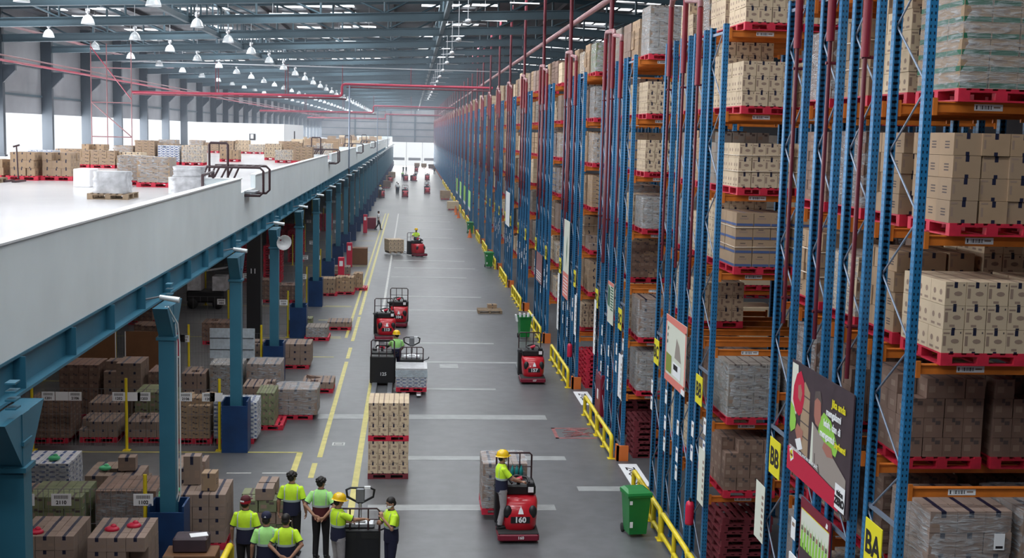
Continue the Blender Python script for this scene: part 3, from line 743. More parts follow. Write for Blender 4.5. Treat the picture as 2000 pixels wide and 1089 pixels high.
clip = MB().tube([(-.05, 0, 0), (.2, 0, 0)], .025, 'pipe', 6).mesh('clip')
stand = MB().tube([(0, 0, 5.0), (0, 0, 16.7)], .07, 'pipe', 8).mesh('stand_pipe')
def block(k):
    y0 = Y0+PITCH*k if k else Y0
    y0 = [13.71, 23.02, 32.40, 41.85, 51.25, 60.75][k] if k < 6 else 60.75+PITCH*(k-5)
    if k == 0: who = 'nearest row of the pallet racking'
    else: who = '%s row of the pallet racking from the camera' % ordw(k+1)
    t = thing('pallet_rack', 'tall blue and orange pallet rack, the %s' % who, 'rack', (5.85, y0, 0), 0, 'rows of pallet racking along the aisle')
    near = k <= 8
    for i, (a, b) in enumerate(FR):
        link('upright', post, t, (0, a, 0)); link('upright', post_r, t, (0, b, 0)); link('bracing', BR[i], t, (0, a, 0))
    if k <= 3:
        for q, x in enumerate((2.75, 5.5, 8.25)):
            for i, (a, b) in enumerate(FR):
                if q and i > 1: continue
                link('upright', post, t, (x, a, 0)); link('upright', post_r, t, (x, b, 0))
    else:
        for i in (0, 3): link('upright', post, t, (2.75, FR[i][0], 0))
    for li, z in enumerate(LV):
        if k > 8 and False: pass
        for i, (a, b) in enumerate(FR):
            if k > 8 and i: continue
            if k > 3 and i > 1: continue
            o = link('beam', BM, t, (0, a-.02, z))
            if i == 0 and k <= 4:
                for lx in (.62, 1.6) if k else (.6, 1.75):
                    link('location_label', lab, o, (lx, .016, -.035))
            link('beam', BM, t, (0, b+.03, z))
        if k <= 3: link('beam', BM, t, (2.75, -.02, z)); link('beam', BM, t, (2.75, 1.0, z))
    if k: MB().box(-.12, -.12, 0, .2, -.04, .42, 'orange_guard').box(-.12, -.12, 0, -.06, .2, .42, 'orange_guard').obj('post_guard', t, label='orange post guard')
    s = thing('sprinkler_riser', 'dark red sprinkler risers on the end of the %s row of racking' % ordw(k+1), 'pipe', (5.80, y0, 0), 0, 'sprinkler risers on the rack ends')
    for yy in (1.80, 3.17, 4.64): link('riser_pipe', rp, s, (0, yy, 0 if yy > 2 else -.3))
    link('top_loop', loop, s)
    if k < 10:
        for yy in (1.80, 3.17, 4.64):
            for zz in (6.4, 9.9): link('clip', clip, s, (0, yy, zz))
    if k > 1: link('stand_pipe', stand, s, (.1, 4.3, 0))
    return y0
YB = [block(k) for k in range(NB)]
# level contents: near rows first. None = empty
farcl = {'pm': PMB}
styles = ['light', 'dark', 'tan', 'light5', 'grey', 'blue', 'taped', 'brick', 'amber', 'light']
fixed = {  # (row, level index): (style, options)
 (0, 6): ('light', {}), (0, 5): ('green', dict(wrap='film', paper=True)), (0, 4): ('tan', dict(single=True)), (0, 3): ('light', dict(single=True)),
 (0, 2): ('dark', dict(dy=.9)), (0, 1): ('taped', dict(wrap='film', paper=True)), (0, 0): ('dark', {}),
 (1, 6): ('light', {}), (1, 5): ('light', dict(paper=True)), (1, 4): ('light', dict(strap=True)), (1, 3): ('blue', dict(strap=True)),
 (1, 2): None, (1, 1): ('grey', dict(wrap='film', paper=True)), (1, 0): ('dark', dict(paper=True)),
 (2, 6): ('grey', dict(nz=6, wrap='film')), (2, 5): ('light', {}), (2, 4): ('light', {}), (2, 3): ('grey', dict(wrap='film', nz=4)), (2, 2): ('dark', dict(dy=1.5)),
 (2, 1): ('taped', dict(wrap='film')), (2, 0): ('grey', dict(wrap='film')),
 (3, 6): ('dull', dict(wrap='film')), (3, 5): ('grey', dict(wrap='film')), (3, 4): ('tan', dict(wrap='film')), (3, 3): ('amber', {}), (3, 2): ('low', {}), (3, 1): ('tan', {}), (3, 0): None,
}
lvw = ['lowest', 'second', 'third', 'fourth', 'fifth', 'sixth', 'top']
for k in range(NB):
    roww = 'nearest' if k == 0 else ordw(k+1)
    for li, z in enumerate(LV):
        zt = z+.062
        for fi, (a, b) in enumerate(FR):
            for ci, px in enumerate(PX):
                if ci == 1 and (k > 2 or (fi > 0 and k > 0)): continue
                if k > 6 and fi in (2,): continue
                opt = {}; sty = rk.choice(styles); emp = rk.random() < .10
                if fi == 0 and (k, li) in fixed:
                    if fixed[(k, li)] is None: continue
                    sty, opt = fixed[(k, li)]; opt = dict(opt); emp = False
                    if ci == 1: opt.pop('paper', None); opt.pop('single', None)
                elif (k, li) in ((1, 2), (0, 2)) and fi == 1: continue
                elif emp and k > 0: continue
                else:
                    u = rk.random()
                    if u < .35: opt['wrap'] = 'film'
                    elif u < .45: opt['strap'] = True
                y = YB[k] + (a+b)/2 - .6 + (-.04 if fi == 0 else .0) + opt.pop('dy', 0)
                if fi == 0 and k == 0: y = YB[k]-.1+(.9 if li == 2 else 0)
                fw = ['front', 'second', 'third', 'rear'][fi]
                where = 'on %s shelf, %s rack row, %s depth, %s side' % (lvw[li], roww, fw, 'inner' if ci else 'aisle')
                if k <= 6 and NPAL[0] < 165:
                    if k > 3: opt.pop('paper', None)
                    put_pallet(px, y, zt, where)
                    put_load(px, y, zt+.15, sty, where, seed=rk.randint(0, 99), short='%s shelf of the %s rack' % (lvw[li], roww), **opt)
                else:
                    if emp: continue
                    key = (sty,)
                    if key not in farcl: farcl[key] = load_mb(sty, None, 1, 0, detail=k < 0)
                    T = Matrix.Translation((px, y, zt+.15))
                    if 'pm' not in farcl: farcl['pm'] = pallet_mb()
                    far_p.merge(farcl['pm'], Matrix.Translation((px, y, zt)))
                    S = STY[sty]; w = S['n'][0]*S['s'][0]; d = S['n'][1]*S['s'][1]
                    for q in range(S['n'][2]): far_l.box(-w/2+.004*(q % 2), .6-d/2, q*S['s'][2], w/2, .6+d/2, (q+1)*S['s'][2]-.012, S['m'], T)
# deeper bays of the first rows: dark cartons beyond the first bay
for k in range(0, 4):
    for li, z in enumerate(LV):
        for bx in (9.5, 10.65, 12.2, 13.4):
            if rk.random() < .25: continue
            T = Matrix.Translation((bx, YB[k]-.05, z+.212)); sty = rk.choice(['dark', 'tan', 'grey', 'light'])
            far_p.merge(farcl['pm'], Matrix.Translation((bx, YB[k]-.05, z+.062)))
            S = STY[sty]; w = S['n'][0]*S['s'][0]; d = S['n'][1]*S['s'][1]
            for q in range(S['n'][2]): far_l.box(-w/2, .6-d/2, q*S['s'][2], w/2, .6+d/2, (q+1)*S['s'][2]-.012, S['m'], T)
# maroon pallet piles on the floor under the racks
for k, n, dy in ((1, 9, 0.1), (0, 6, .1), (2, 7, .2), (3, 8, .1), (3, 7, 1.4), (2, 9, 2.9)):
    for i in range(n):
        put_pallet(6.75+.02*(i % 3), YB[k]+dy, .15*i, '%s in the floor pile under %s rack row%s' % (ordw(i+1)+' from bottom', 'nearest' if k == 0 else ordw(k+1), ', rear pile' if dy > 1 else ''), 'pallet_dark' if k < 3 else 'pallet', 0, 'piled empty pallets')
# row nameboards
def board(y, code, first):
    t = thing('row_sign', 'yellow sign lettered %s on the blue rack end, %s of the two' % (code, 'nearer' if first else 'farther') if code != 'BA' else 'yellow sign lettered BA on the blue rack end', 'sign', (0, 0, 0), 0, None)
    T = aisle_T(y, 3.83, 5.82)
    MB().box(-.27, -.30, 0, .27, .28, .012, 'sign_yellow', T).obj('plate', t)
    MB().merge(text_mb(code, .40, 'ink', .012), T @ Matrix.Translation((0, -.02, .014))).obj('lettering', t)
board(14.32, 'BA', True); board(18.48, 'BB', True)
for k in range(1, 9):
    board(YB[k]+.62, 'B'+NAMES[k], False); board(YB[k]+4.9, 'B'+NAMES[k+1], True)
# ------------------------------------------------------------------ posters and papers on the rack ends
def poster(name, y, z, w, h, label, cat='poster', x=5.80):
    t = thing(name, label, cat, (0, 0, 0)); T = aisle_T(y, z, x); return t, T
def poly(mb, pts, d, m, T): mb.add([(u, v, d) for u, v in pts], [tuple(range(len(pts)))], m, T)
t, T = poster('safety_poster', 16.5, 4.7, 2.6, 1.65, 'large dark safety poster with red band, hooded figure and the words VISION ZERO')
MB().box(-1.30, -.84, -.02, 1.30, .84, 0, 'poster_dark', T).obj('panel', t)
mb = MB()
poly(mb, [(-1.27, .1), (-1.27, .8), (-1.0, .8), (-.95, .3), (-1.0, .05)], .002, 'cream', T)
poly(mb, [(-.80, -.42), (-.78, .52), (-.66, .62), (-.42, .50), (-.40, -.46)], .002, 'card', T)
for q in range(4): poly(mb, [(-.79, -.2+.2*q), (-.79, -.18+.2*q), (-.41, -.19+.2*q), (-.41, -.21+.2*q)], .003, 'print', T)
poly(mb, [(-1.18, .25), (-1.16, .46), (-1.04, .66), (-.86, .74), (-.70, .60), (-.66, .36), (-.74, .14), (-.86, .06), (-1.04, .10)], .004, 'poster_red', T)
poly(mb, [(-.96, .50), (-.84, .54), (-.76, .42), (-.82, .28), (-.94, .32)], .0045, 'skinprint', T)
poly(mb, [(-1.27, -.16), (-1.26, .20), (-1.10, .14), (-.98, -.02), (-1.0, -.16), (-1.2, -.26)], .006, 'limeprint', T)
poly(mb, [(-1.0, -.18), (-.92, -.06), (-.64, -.12), (-.66, -.26), (-.88, -.32)], .006, 'skinprint', T)
poly(mb, [(-.98, -.32), (-.74, -.24), (-.62, -.38), (-.84, -.46)], .007, 'paper', T)
poly(mb, [(-.02, -.10), (.04, .22), (.2, .36), (.5, .30), (.82, .0), (.74, -.14), (.4, -.12)], .004, 'limeprint', T)
poly(mb, [(-.20, .22), (-.20, .44), (-.08, .54), (.06, .46), (.10, .24), (.0, .10), (-.12, .12)], .005, 'skinprint', T)
poly(mb, [(-.22, .42), (-.18, .58), (.02, .62), (.12, .46), (.04, .48), (-.1, .50)], .006, 'print', T)
poly(mb, [(.22, -.14), (.28, -.04), (.58, -.06), (.66, -.18), (.42, -.22)], .008, 'skinprint', T)
poly(mb, [(-.28, -.50), (-.26, .12), (-.04, .06), (.5, -.12), (1.18, -.34), (1.18, -.60), (.5, -.56)], .0065, 'poster_box', T)
poly(mb, [(-.28, -.50), (-.26, .12), (-.20, .10), (-.16, -.48)], .0068, 'cream', T)
poly(mb, [(-.1, -.3), (-.07, -.3), (-.05, -.48), (-.09, -.48)], .007, 'print', T)
poly(mb, [(.04, -.42), (.09, -.42), (.22, -.62), (.14, -.6)], .007, 'print', T)
poly(mb, [(-1.3, -.84), (-1.3, -.50), (-1.2, -.46), (.95, -.60), (.95, -.84)], .009, 'poster_red', T)
poly(mb, [(-1.2, -.52), (-1.05, -.46), (-.98, -.62), (-1.12, -.70)], .012, 'paper', T); poly(mb, [(-1.16, -.54), (-1.06, -.5), (-1.02, -.61), (-1.11, -.66)], .014, 'sign_yellow', T)
poly(mb, [(.82, -.80), (.82, -.46), (1.2, -.46), (1.2, -.80)], .013, 'paper', T)
mb.obj('picture', t)
mb = MB()
def put(txt, size, m, u, v, b=.004, TT=None): mb.merge(text_mb(txt, size, m, b), (TT or T) @ Matrix.Translation((u, v, .016)))
put('Jika anda', .15, 'sign_yellow', .80, .56); put('mengalami', .14, 'paper', .62, .40); put('lelah, dan di', .14, 'paper', .58, .23)
put('mengantuk', .14, 'paper', .42, .06); put('berhenti', .13, 'sign_yellow', .92, .03)
put('vision', .11, 'ink', 1.01, -.57); put('ZERO', .14, 'ink', 1.01, -.69, .01); put('1 ton', .06, 'dark_red', -1.09, -.58)
put('UTAMAKAN KESELAMATAN SETIAP SAAT', .07, 'paper', -.55, -.47, .0)
mb.obj('lettering', t)
t, T = poster('team_poster', 16.35, 3.1, 1.3, .9, 'poster of a cheering crew in lime vests below the large safety poster', x=5.80)
MB().box(-.72, -.62, -.02, .55, .52, 0, 'dark_red', T).obj('panel', t)
mb = MB(); poly(mb, [(-.68, -.1), (-.68, .36), (.52, .36), (.52, -.3)], .002, 'cream', T); poly(mb, [(-.68, -.6), (-.68, -.1), (.52, -.3), (.52, -.6)], .003, 'poster_dark', T)
rr = random.Random(2)
for i in range(9):
    u = -.6+.13*i; poly(mb, [(u-.05, -.2), (u-.04, .02), (u-.07, .2), (u-.03, .05), (u+.03, .05), (u+.07, .22), (u+.04, .0), (u+.05, -.2)], .004+.0002*i, 'limeprint', T)
    poly(mb, [(u-.03, .06), (u-.02, .13), (u+.02, .13), (u+.03, .06)], .006, 'skinprint' if i % 2 else 'print', T)
poly(mb, [(-.68, .36), (-.68, .375), (.52, .375), (.52, .36)], .004, 'sign_yellow', T); poly(mb, [(.36, .40), (.40, .48), (.46, .46), (.45, .40)], .004, 'paper', T)
mb.obj('picture', t)
t, T = poster('notice_board', 16.7, 2.2, 1.6, 1.1, 'white notice board with yellow stripe at the foot of the posters')
MB().box(-.8, -.3, -.02, .5, .44, 0, 'paper', T).obj('panel', t)
mb = MB(); poly(mb, [(-.75, -.28), (-.75, .1), (.2, -.2), (.2, -.28)], .002, 'sign_yellow', T); mb.obj('picture', t)
t, T = poster('warehouse_banner', 25.86, 4.15, 2.05, 1.45, 'cream banner with salmon border and olive panel on the second rack row')
MB().box(-1.02, -.74, -.01, 1.02, .74, 0, 'cream', T).obj('panel', t)
mb = MB()
for p in ([(-1.02, .6), (-1.02, .74), (1.02, .74), (1.02, .56)], [(-1.02, -.74), (-1.02, -.58), (1.02, -.55), (1.02, -.74)], [(-1.02, -.6), (-1.02, .62), (-.93, .62), (-.93, -.6)], [(.93, -.6), (.93, .6), (1.02, .6), (1.02, -.6)]): poly(mb, p, .003, 'pinkish', T)
poly(mb, [(-.9, -.52), (-.9, -.1), (-.35, -.12), (-.35, -.52)], .004, 'olive', T); poly(mb, [(-.05, -.1), (.1, .35), (.4, .2), (.6, -.12)], .004, 'poster_box', T)
poly(mb, [(-.2, -.5), (-.2, -.2), (.6, -.2), (.6, -.5)], .005, 'paper', T); poly(mb, [(-.12, -.36), (-.12, -.24), (.3, -.24), (.3, -.36)], .006, 'ink', T)
for i in range(3): poly(mb, [(-.84+.02*i, .1+.15*i), (-.84+.02*i, .2+.15*i), (-.78+.02*i, .18+.15*i), (-.78+.02*i, .12+.15*i)], .006, 'ink', T)
poly(mb, [(.7, -.74), (.7, -.62), (1.02, -.62), (1.02, -.74)], .007, 'paper', T)
mb.obj('picture', t)
t, T = poster('green_chart', 34.6, 4.05, 1.0, 1.1, 'narrow pale chart with green print on the third rack row')
MB().box(-.5, -.6, -.01, .5, .6, 0, 'cream', T).obj('panel', t)
mb = MB(); poly(mb, [(-.45, -.1), (-.45, .5), (-.1, .4), (-.1, -.15)], .003, 'print_green', T)
for i in range(9): poly(mb, [(.0, -.2+.08*i), (.0, -.16+.08*i), (.45, -.16+.08*i), (.45, -.2+.08*i)], .003, 'print_green', T)
poly(mb, [(-.5, .5), (-.5, .6), (.5, .6), (.5, .5)], .003, 'pinkish', T); mb.obj('picture', t)
t, T = poster('tall_banner', 44.9, 4.25, 1.6, 2.9, 'tall pale banner with salmon lower third on the fourth rack row')
MB().box(-.8, -1.45, -.01, .8, 1.45, 0, 'cream', T).obj('panel', t)
mb = MB(); poly(mb, [(-.8, -1.45), (-.8, -.5), (.8, -.5), (.8, -1.45)], .003, 'pinkish', T)
for i in range(6): poly(mb, [(-.6, -1.3+.12*i), (-.6, -1.26+.12*i), (.6, -1.26+.12*i), (.6, -1.3+.12*i)], .005, 'paper', T)
poly(mb, [(.1, -.3), (.05, .5), (.2, .9), (.25, .2)], .004, 'print_green', T); mb.obj('picture', t)
t, T = poster('pink_banner', 54.3, 2.9, 2.4, 1.3, 'faded pink banner low on the fifth rack row')
MB().box(-1.2, -.65, -.01, 1.2, .65, 0, 'pipe_pink', T).obj('panel', t); mb = MB()
for i in range(4): poly(mb, [(-1, -.55+.11*i), (-1, -.5+.11*i), (1, -.5+.11*i), (1, -.55+.11*i)], .004, 'paper', T)
mb.obj('picture', t)
t, T = poster('white_banner', 72.9, 4.4, 3.1, 2.0, 'plain white banner on a rack end beyond the exit sign')
MB().box(-1.5, -1.0, -.01, 1.5, 1.0, 0, 'paper', T).obj('panel', t)
for i, y in enumerate((121, 132, 143, 154)):
    t, T = poster('lime_banner', y, 2.4, 5, 1.5, 'lime yellow banner far along the racks, %s of four from the camera' % ordw(i+1)); MB().box(-2.2, -.8, -.01, 2.2, .8, 0, 'limeprint' if i % 2 else 'hivis_green', T).box(-2.2, -1.1, -.01, 2.2, -.8, 0, 'paper', T).obj('panel', t)
t = thing('exit_sign', 'green illuminated sign reading Exit with a left arrow', 'sign', (6.35, 56.2, 4.75))
MB().box(-.38, 0, -.14, .30, .06, .16, 'exit_green').obj('case', t)
MB().merge(text_mb('Exit', .25, 'paper', .004), cam_T(.10, -.005, 0)).merge(text_mb('<', .22, 'paper', .006), cam_T(-.24, -.005, 0)).box(-.27, -.008, -.015, -.17, -.004, .015, 'paper').obj('lettering', t)
MB().box(-.38, .02, .16, -.36, .04, .5, 'blue').box(.28, .02, .16, .3, .04, .5, 'blue').obj('bracket', t)
# papers taped to the uprights
rp_ = random.Random(8)
for k in range(0, 8):
    for j, (dy, zs) in enumerate((((.05, (3.2, 2.75, 2.3, 1.8)), (1.05, (2.9, 2.4)), (2.4, (2.6, 2.0, 1.6)), (3.7, (3.0, 2.4, 1.9)), (5.3, (2.9, 2.5))))):
        if k == 0 and dy < 3: continue
        for q, z in enumerate(zs):
            if k > 3 and q > 1: continue
            o = MB().box(-.1, -.16, 0, .1, .16, .003, 'paper', aisle_T(0, 0, 0)).box(-.06, .04, .003, .06, .1, .0035, 'print_blue' if q % 2 else 'print_soft', aisle_T(0, 0, 0)).obj('notice', None, (5.835, YB[k]+dy+.05, z))
            tag(o, 'white notice %s from the top on the %s upright of %s rack row' % (ordw(q+1), ['nearest', 'second', 'middle', 'fourth', 'farthest'][j], 'nearest' if k == 0 else ordw(k+1)), 'notice', 'notices on the rack uprights')
for i, (y, z, w, h, k) in enumerate(((19.1, 2.75, .5, .95, 'cream'), (23.1, 2.2, .5, 1.1, 'cream'), (32.6, 2.3, .55, 1.2, 'paper'), (37.4, 2.9, .4, 1.7, 'paper'), (41.9, 2.6, .5, 1.4, 'paper'), (46.9, 2.4, .5, 2.2, 'paper'))):
    o = MB().box(-w/2, -h/2, 0, w/2, h/2, .006, k, aisle_T(0, 0, 0))
    for q in range(7): o.box(w*.2, -h*.4+q*h*.11, .006, w*.4, -h*.4+q*h*.11+h*.06, .007, 'print_soft', aisle_T(0, 0, 0))
    o = o.obj('info_board', None, (5.80, y, z)); tag(o, 'tall white information board on the rack end, %s from the camera' % ordw(i+1), 'board', 'information boards on the rack ends')
# ------------------------------------------------------------------ guard rails, bins, cabinet, extinguishers, cones
def rail(L=2.55):
    b = MB(); h = .62
    pts = [(0, 0, 0), (0, 0, h-.12), (0, .03, h-.04), (0, .12, h), (0, L-.12, h), (0, L-.03, h-.04), (0, L, h-.12), (0, L, 0)]
    return MB().tube(pts, .055, 'yellow', 10).mesh('top_rail'), MB().tube([(0, 0, .14), (0, L, .14)], .05, 'yellow', 8).mesh('lower_rail'), MB().tube([(0, L/2, 0), (0, L/2, h)], .05, 'yellow', 8).mesh('post')
ra, rb, rc = rail()
foot = MB().box(-.1, -.1, 0, .1, .1, .015, 'yellow').mesh('foot_plate')
for k in range(0, 22):
    for j in range(2):
        y = YB[k]+.15+j*2.66
        if k == 0: y = 18.3+j*2.7 if False else YB[0]+4.2+j*2.7
        if k == 0 and j == 1: y = 20.6
        t = thing('guard_rail', 'yellow tubular guard rail at the %s rack row, %s of its pair' % ('nearest' if k == 0 else ordw(k+1), 'nearer' if j == 0 else 'farther'), 'guard rail', (5.62, y, 0), 0, 'yellow guard rails along the racks')
        link('top_rail', ra, t); link('lower_rail', rb, t); link('post', rc, t)
        for yy in (0, 1.275, 2.55): link('foot_plate', foot, t, (0, yy, 0))
t = thing('guard_rail', 'yellow guard rail whose end shows behind the near green bin', 'guard rail', (5.62, 26.6, 0), 0, 'yellow guard rails along the racks')
link('top_rail', ra, t); link('lower_rail', rb, t); link('post', rc, t)
def bin_(x, y, label, full=False, s=1):
    t = thing('wheelie_bin', label, 'bin', (x, y, 0), math.radians(8), 'green wheelie bins')
    b = MB(); R_ = lambda w, d, z, dy=0: [(-w/2, -d/2+dy, z), (w/2, -d/2+dy, z), (w/2, d/2+dy, z), (-w/2, d/2+dy, z)]
    b.loft([R_(.40, .42, .08), R_(.50, .54, .92), R_(.56, .60, .93), R_(.56, .60, .98)], 'green', None, not full, False); b.obj('body', t)
    if full:
        b.add([], [], 'green')
        for i in range(5): MB().box(-.2+.08*i, -.1, .8, -.14+.08*i, .1, 1.1+.03*(i % 2), 'paper', Matrix.Rotation(.1*i-.2, 4, 'Y')).obj('waste_sheet', t)
    else:
        MB().loft([R_(.58, .62, .98), R_(.56, .58, 1.03), R_(.40, .30, 1.07, .1)], 'green', None, True, False).obj('lid', t)
    for s_ in (-1, 1): MB().lathe([(.02, -.025), (.1, -.025), (.1, .025), (.02, .025)], 'rubber', 14, Matrix.Translation((s_*.2, .27, .10)) @ Matrix.Rotation(math.pi/2, 4, 'Y'), True).obj('wheel', t)
    MB().tube([(-.22, .30, .9), (-.22, .36, .95), (.22, .36, .95), (.22, .30, .9)], .016, 'green', 6).obj('handle', t)
    if not full: MB().box(-.205, -.262, .25, -.14, -.25, .38, 'paper').box(-.23, -.29, .78, -.17, -.275, .86, 'paper').obj('sticker', t)
bin_(5.1, 26.1, 'green wheelie bin with closed lid in the near foreground'); bin_(5.02, 52.4, 'open green wheelie bin filled with white sheets', True)
bin_(5.25, 80.6, 'green wheelie bin standing beyond the stray pallet'); bin_(5.3, 108, 'farthest green wheelie bin along the racks')
t = thing('hose_cabinet', 'tall dark red hose cabinet by the third rack row', 'cabinet', (6.05, 36.6, 0))
MB().bevbox(-.2, -.55, 0, .25, .55, 1.62, .02, 'dark_red').obj('body', t)
MB().box(-.215, -.5, .1, -.2, .5, 1.5, 'dark_red').box(-.22, -.12, .8, -.215, .12, 1.1, 'paper').obj('door', t)
def ext(x, y, z, lab_):
    t = thing('fire_extinguisher', lab_, 'extinguisher', (x, y, z))
    MB().lathe([(.0, 0), (.085, .01), (.09, .05), (.09, .40), (.07, .47), (.03, .50), (.0, .51)], 'ext_red', 14).obj('cylinder', t)
    MB().box(-.02, -.05, .5, .02, .03, .56, 'black').tube([(0, .03, .53), (.0, .12, .4), (0, .11, .1)], .012, 'black', 6).obj('valve_and_hose', t)
ext(5.72, 23.6, 1.05, 'red fire extinguisher hanging on the second rack row'); ext(5.72, 42.5, 1.0, 'red fire extinguisher hanging on the fourth rack row')
for i, (x, y, z) in enumerate(((-3.9, 70.2, 0), (-3.9, 79.6, 0), (-3.9, 107.0, 0))):
    t = thing('hydrant_post', 'red hydrant cabinet post beside the teal columns, %s from the camera' % ordw(i+1), 'hydrant', (x, y, z), 0, 'red posts by the columns')
    MB().bevbox(-.18, -.18, 0, .18, .18, 1.6, .02, 'ext_red').obj('body', t); MB().box(-.1, -.185, 1.1, .1, -.18, 1.4, 'paper').obj('plate', t)
for i, (x, y) in enumerate(((5.0, 133), (5.05, 128), (5.1, 104), (5.05, 137))):
    t = thing('traffic_cone', 'orange traffic cone by the racks, %s from the camera' % ordw([3, 2, 1, 4][i]), 'cone', (x, y, 0), 0, 'traffic cones')
    MB().lathe([(.17, .03), (.03, .75)], 'orange_guard', 12, None, True).obj('cone', t); MB().box(-.22, -.22, 0, .22, .22, .03, 'orange_guard').obj('base', t)
# stray pallet with one carton in the aisle
put_pallet(4.6, 60.1, 0, 'lying alone in the aisle before the racks', 'wood', math.pi/2)
tag(link('carton', carton_mesh('tan', .45, .35, .2), None, (3.95, 60.4, .15), .1), 'small tan carton alone on the stray wooden pallet', 'carton')
# two stacked pallets of pale cartons in the aisle
xc, yc = -.47, 30.5
put_pallet(xc, yc, 0, 'under the double stack of pale cartons in the aisle, lower one', 'pallet_dark')
put_load(xc, yc, .15, 'light', '', single=True, seed=3, short='lower half of the aisle stack')
put_pallet(xc, yc, .99, 'between the layers of the double stack in the aisle', 'pallet')
put_load(xc, yc, 1.14, 'light', '', single=True, seed=4, short='upper half of the aisle stack')
# far floor goods by the racks and the left edge
for i, (x, y, s) in enumerate(((4.9, 141, 'light'), (4.6, 163, 'tan'), (-3.7, 216, 'tan'), (-3.6, 235, 'tan'), (-3.8, 193, 'dark'), (4.9, 300, 'dark'), (3.2, 305, 'tan'), (1.5, 308, 'tan'))):
    w_ = 'on the floor in the far distance, %s from the camera' % ordw([1, 2, 4, 5, 3, 6, 7, 8][i])
    put_pallet(x, y, 0, w_); put_load(x, y, .15, s, w_, wrap='film' if i % 2 else None, seed=i, sx=1.3)

# ------------------------------------------------------------------ goods under the mezzanine
def stack(x0, x1, y, h, sty, where, pal='pallet', d=1.2, wrap=None, paper=False, single=False, strap=False, skip=(), short=''):
    S = STY[sty]; xc = (x0+x1)/2; w = x1-x0; nz = max(1, round((h-.15)/S['s'][2]))
    put_pallet(xc, y, 0, where, pal)
    if single: put_load(xc, y, .15, sty, where, nz=nz, single=True, seed=int(y*7), skip=skip, short=short)
    else: put_load(xc, y, .15, sty, where, wrap=wrap, nz=nz, seed=int(abs(x0)*10), sx=w/(S['n'][0]*S['s'][0]), sy=d/1.2, paper=paper, strap=strap)
U = 'under the mezzanine'
top_skip = lambda r, nz, n: [(i, j, nz-1) for i in range(n[0]) for j in range(n[1]) if r.random() < .3]
stack(-6.95, -5.95, 21.8, 1.35, 'taped', U+', front row beside the nearest column', single=True, short='stack beside nearest teal column')
stack(-5.75, -4.7+.1, 21.7, 1.35, 'taped', U+', front row with red sacks on top', single=True, skip=[(2, 0, 3)], short='front stack with red bags')
stack(-7.6, -6.5, 24.5, 1.3, 'dull', U+', behind the numbered sign 2110')
stack(-6.3, -5.1, 24.75, 1.3, 'dark', U+', film wrapped behind the sign 1102', wrap='film')
stack(-8.75, -7.65, 24.9, 1.15, 'taped', U+', left end of the second row')
stack(-8.7, -7.6, 27.6, 1.2, 'white', U+', third row at the far left', wrap='film')
stack(-7.0, -5.8, 26.6, 1.3, 'taped', U+', third row with one carton on top')
stack(-5.4, -4.9+.3, 27.2, 1.1, 'taped', U+', third row beside the second column')
stack(-4.8, -3.75, 25.2, 1.1, 'taped', 'right of the second teal column, topped with loose cartons', single=True, short='stack right of second column')
def carton(x, y, z, w, d, h, lab_, sty='taped', rz=0, ry=0):
    o = link('carton', carton_mesh(sty, w, d, h), None, (x, y, z), rz)
    if ry: o.rotation_euler = (0, ry, rz)
    NCART[0] += 1
    return tag(o, lab_, 'carton', 'cartons')
carton(-6.35, 26.9, 1.15+.07, .38, .3, .3, 'single carton sitting on the third row stack under the mezzanine', rz=.05)
carton(-6.75, 24.8, 1.12, .3, .3, .24, 'small carton on the stack behind sign 2110', 'dull', .2)
carton(-4.75, 25.9, 1.2, .36, .3, .62, 'upright carton with blue tape on the stack right of the second column', 'taped', .03)
carton(-4.3, 25.45, 1.2, .3, .34, .38, 'square carton near the edge of the stack right of the second column', 'tan', -.05)
rr = random.Random(31)
put_pallet(-3.0, 25.6, 0, 'under the untidy heap behind the group of people', 'pallet_dark')
n = 0
for lz in range(4):
    for j in range(2):
        for i in range(3 if lz < 3 else 1):
            n += 1
            carton(-3.55+.40*i+rr.uniform(-.02, .02)+(.35 if lz == 3 else 0), 25.65+.5*j+rr.uniform(-.02, .02), .15+.262*lz, .385, .45, .255, 'carton %s in the untidy heap behind the people, %s layer, %s' % (['left', 'centre', 'right'][i]+(' near' if j == 0 else ' far'), ordw(lz+1), 'slightly askew'), 'taped' if lz % 2 else 'dull', rr.uniform(-.06, .06)*(lz > 0))
V = 'behind the yellow posts'
stack(-10.46, -9.3, 34.0, 1.15, 'brick', V+' at the far left')
stack(-9.1, -8.05, 34.1, .6, 'low', V+', low one left of the second post'); stack(-7.85, -6.7, 34.1, .6, 'low', V+', low one right of the second post')
stack(-6.4, -5.5, 34.0, 1.2, 'amber', V+' left of the white cartons'); stack(-5.4, -4.2, 34.0, 1.17, 'white', 'of white goods around the third teal column', d=1.0, wrap='film')
stack(-9.2, -8.2, 35.5, .8, 'low', V+', second row left'); stack(-7.9, -6.7, 35.6, 1.2, 'dull', V+', second row middle'); stack(-4.42, -3.9, 35.6, 1.0, 'dull', 'narrow one right of the white goods')
stack(-10.4, -9.25, 36.9, 1.6, 'dark', V+', third row left'); stack(-9.1, -8.0, 36.9, 1.6, 'taped', V+', third row centre'); stack(-7.85, -7.1, 37.2, 1.4, 'dark', V+', third row right')
stack(-7.0, -6.3, 38.0, 1.3, 'taped', 'in the fourth row behind the second column'); stack(-6.2, -5.2, 38.3, 1.35, 'grey', 'film wrapped in the fourth row behind the white goods', wrap='film')
stack(-5.05, -4.0, 38.3, 1.55, 'taped', 'tall one right of the third column', wrap='film'); stack(-5.0, -4.1, 36.9, 1.0, 'low', 'flat one at the foot of the third column')
stack(-4.05, -2.75, 36.95, 1.05, 'taped', 'beside the yellow floor line', wrap='film')
stack(-3.55, -2.5, 40.8, .31, 'low', 'nearly empty one by the yellow line')
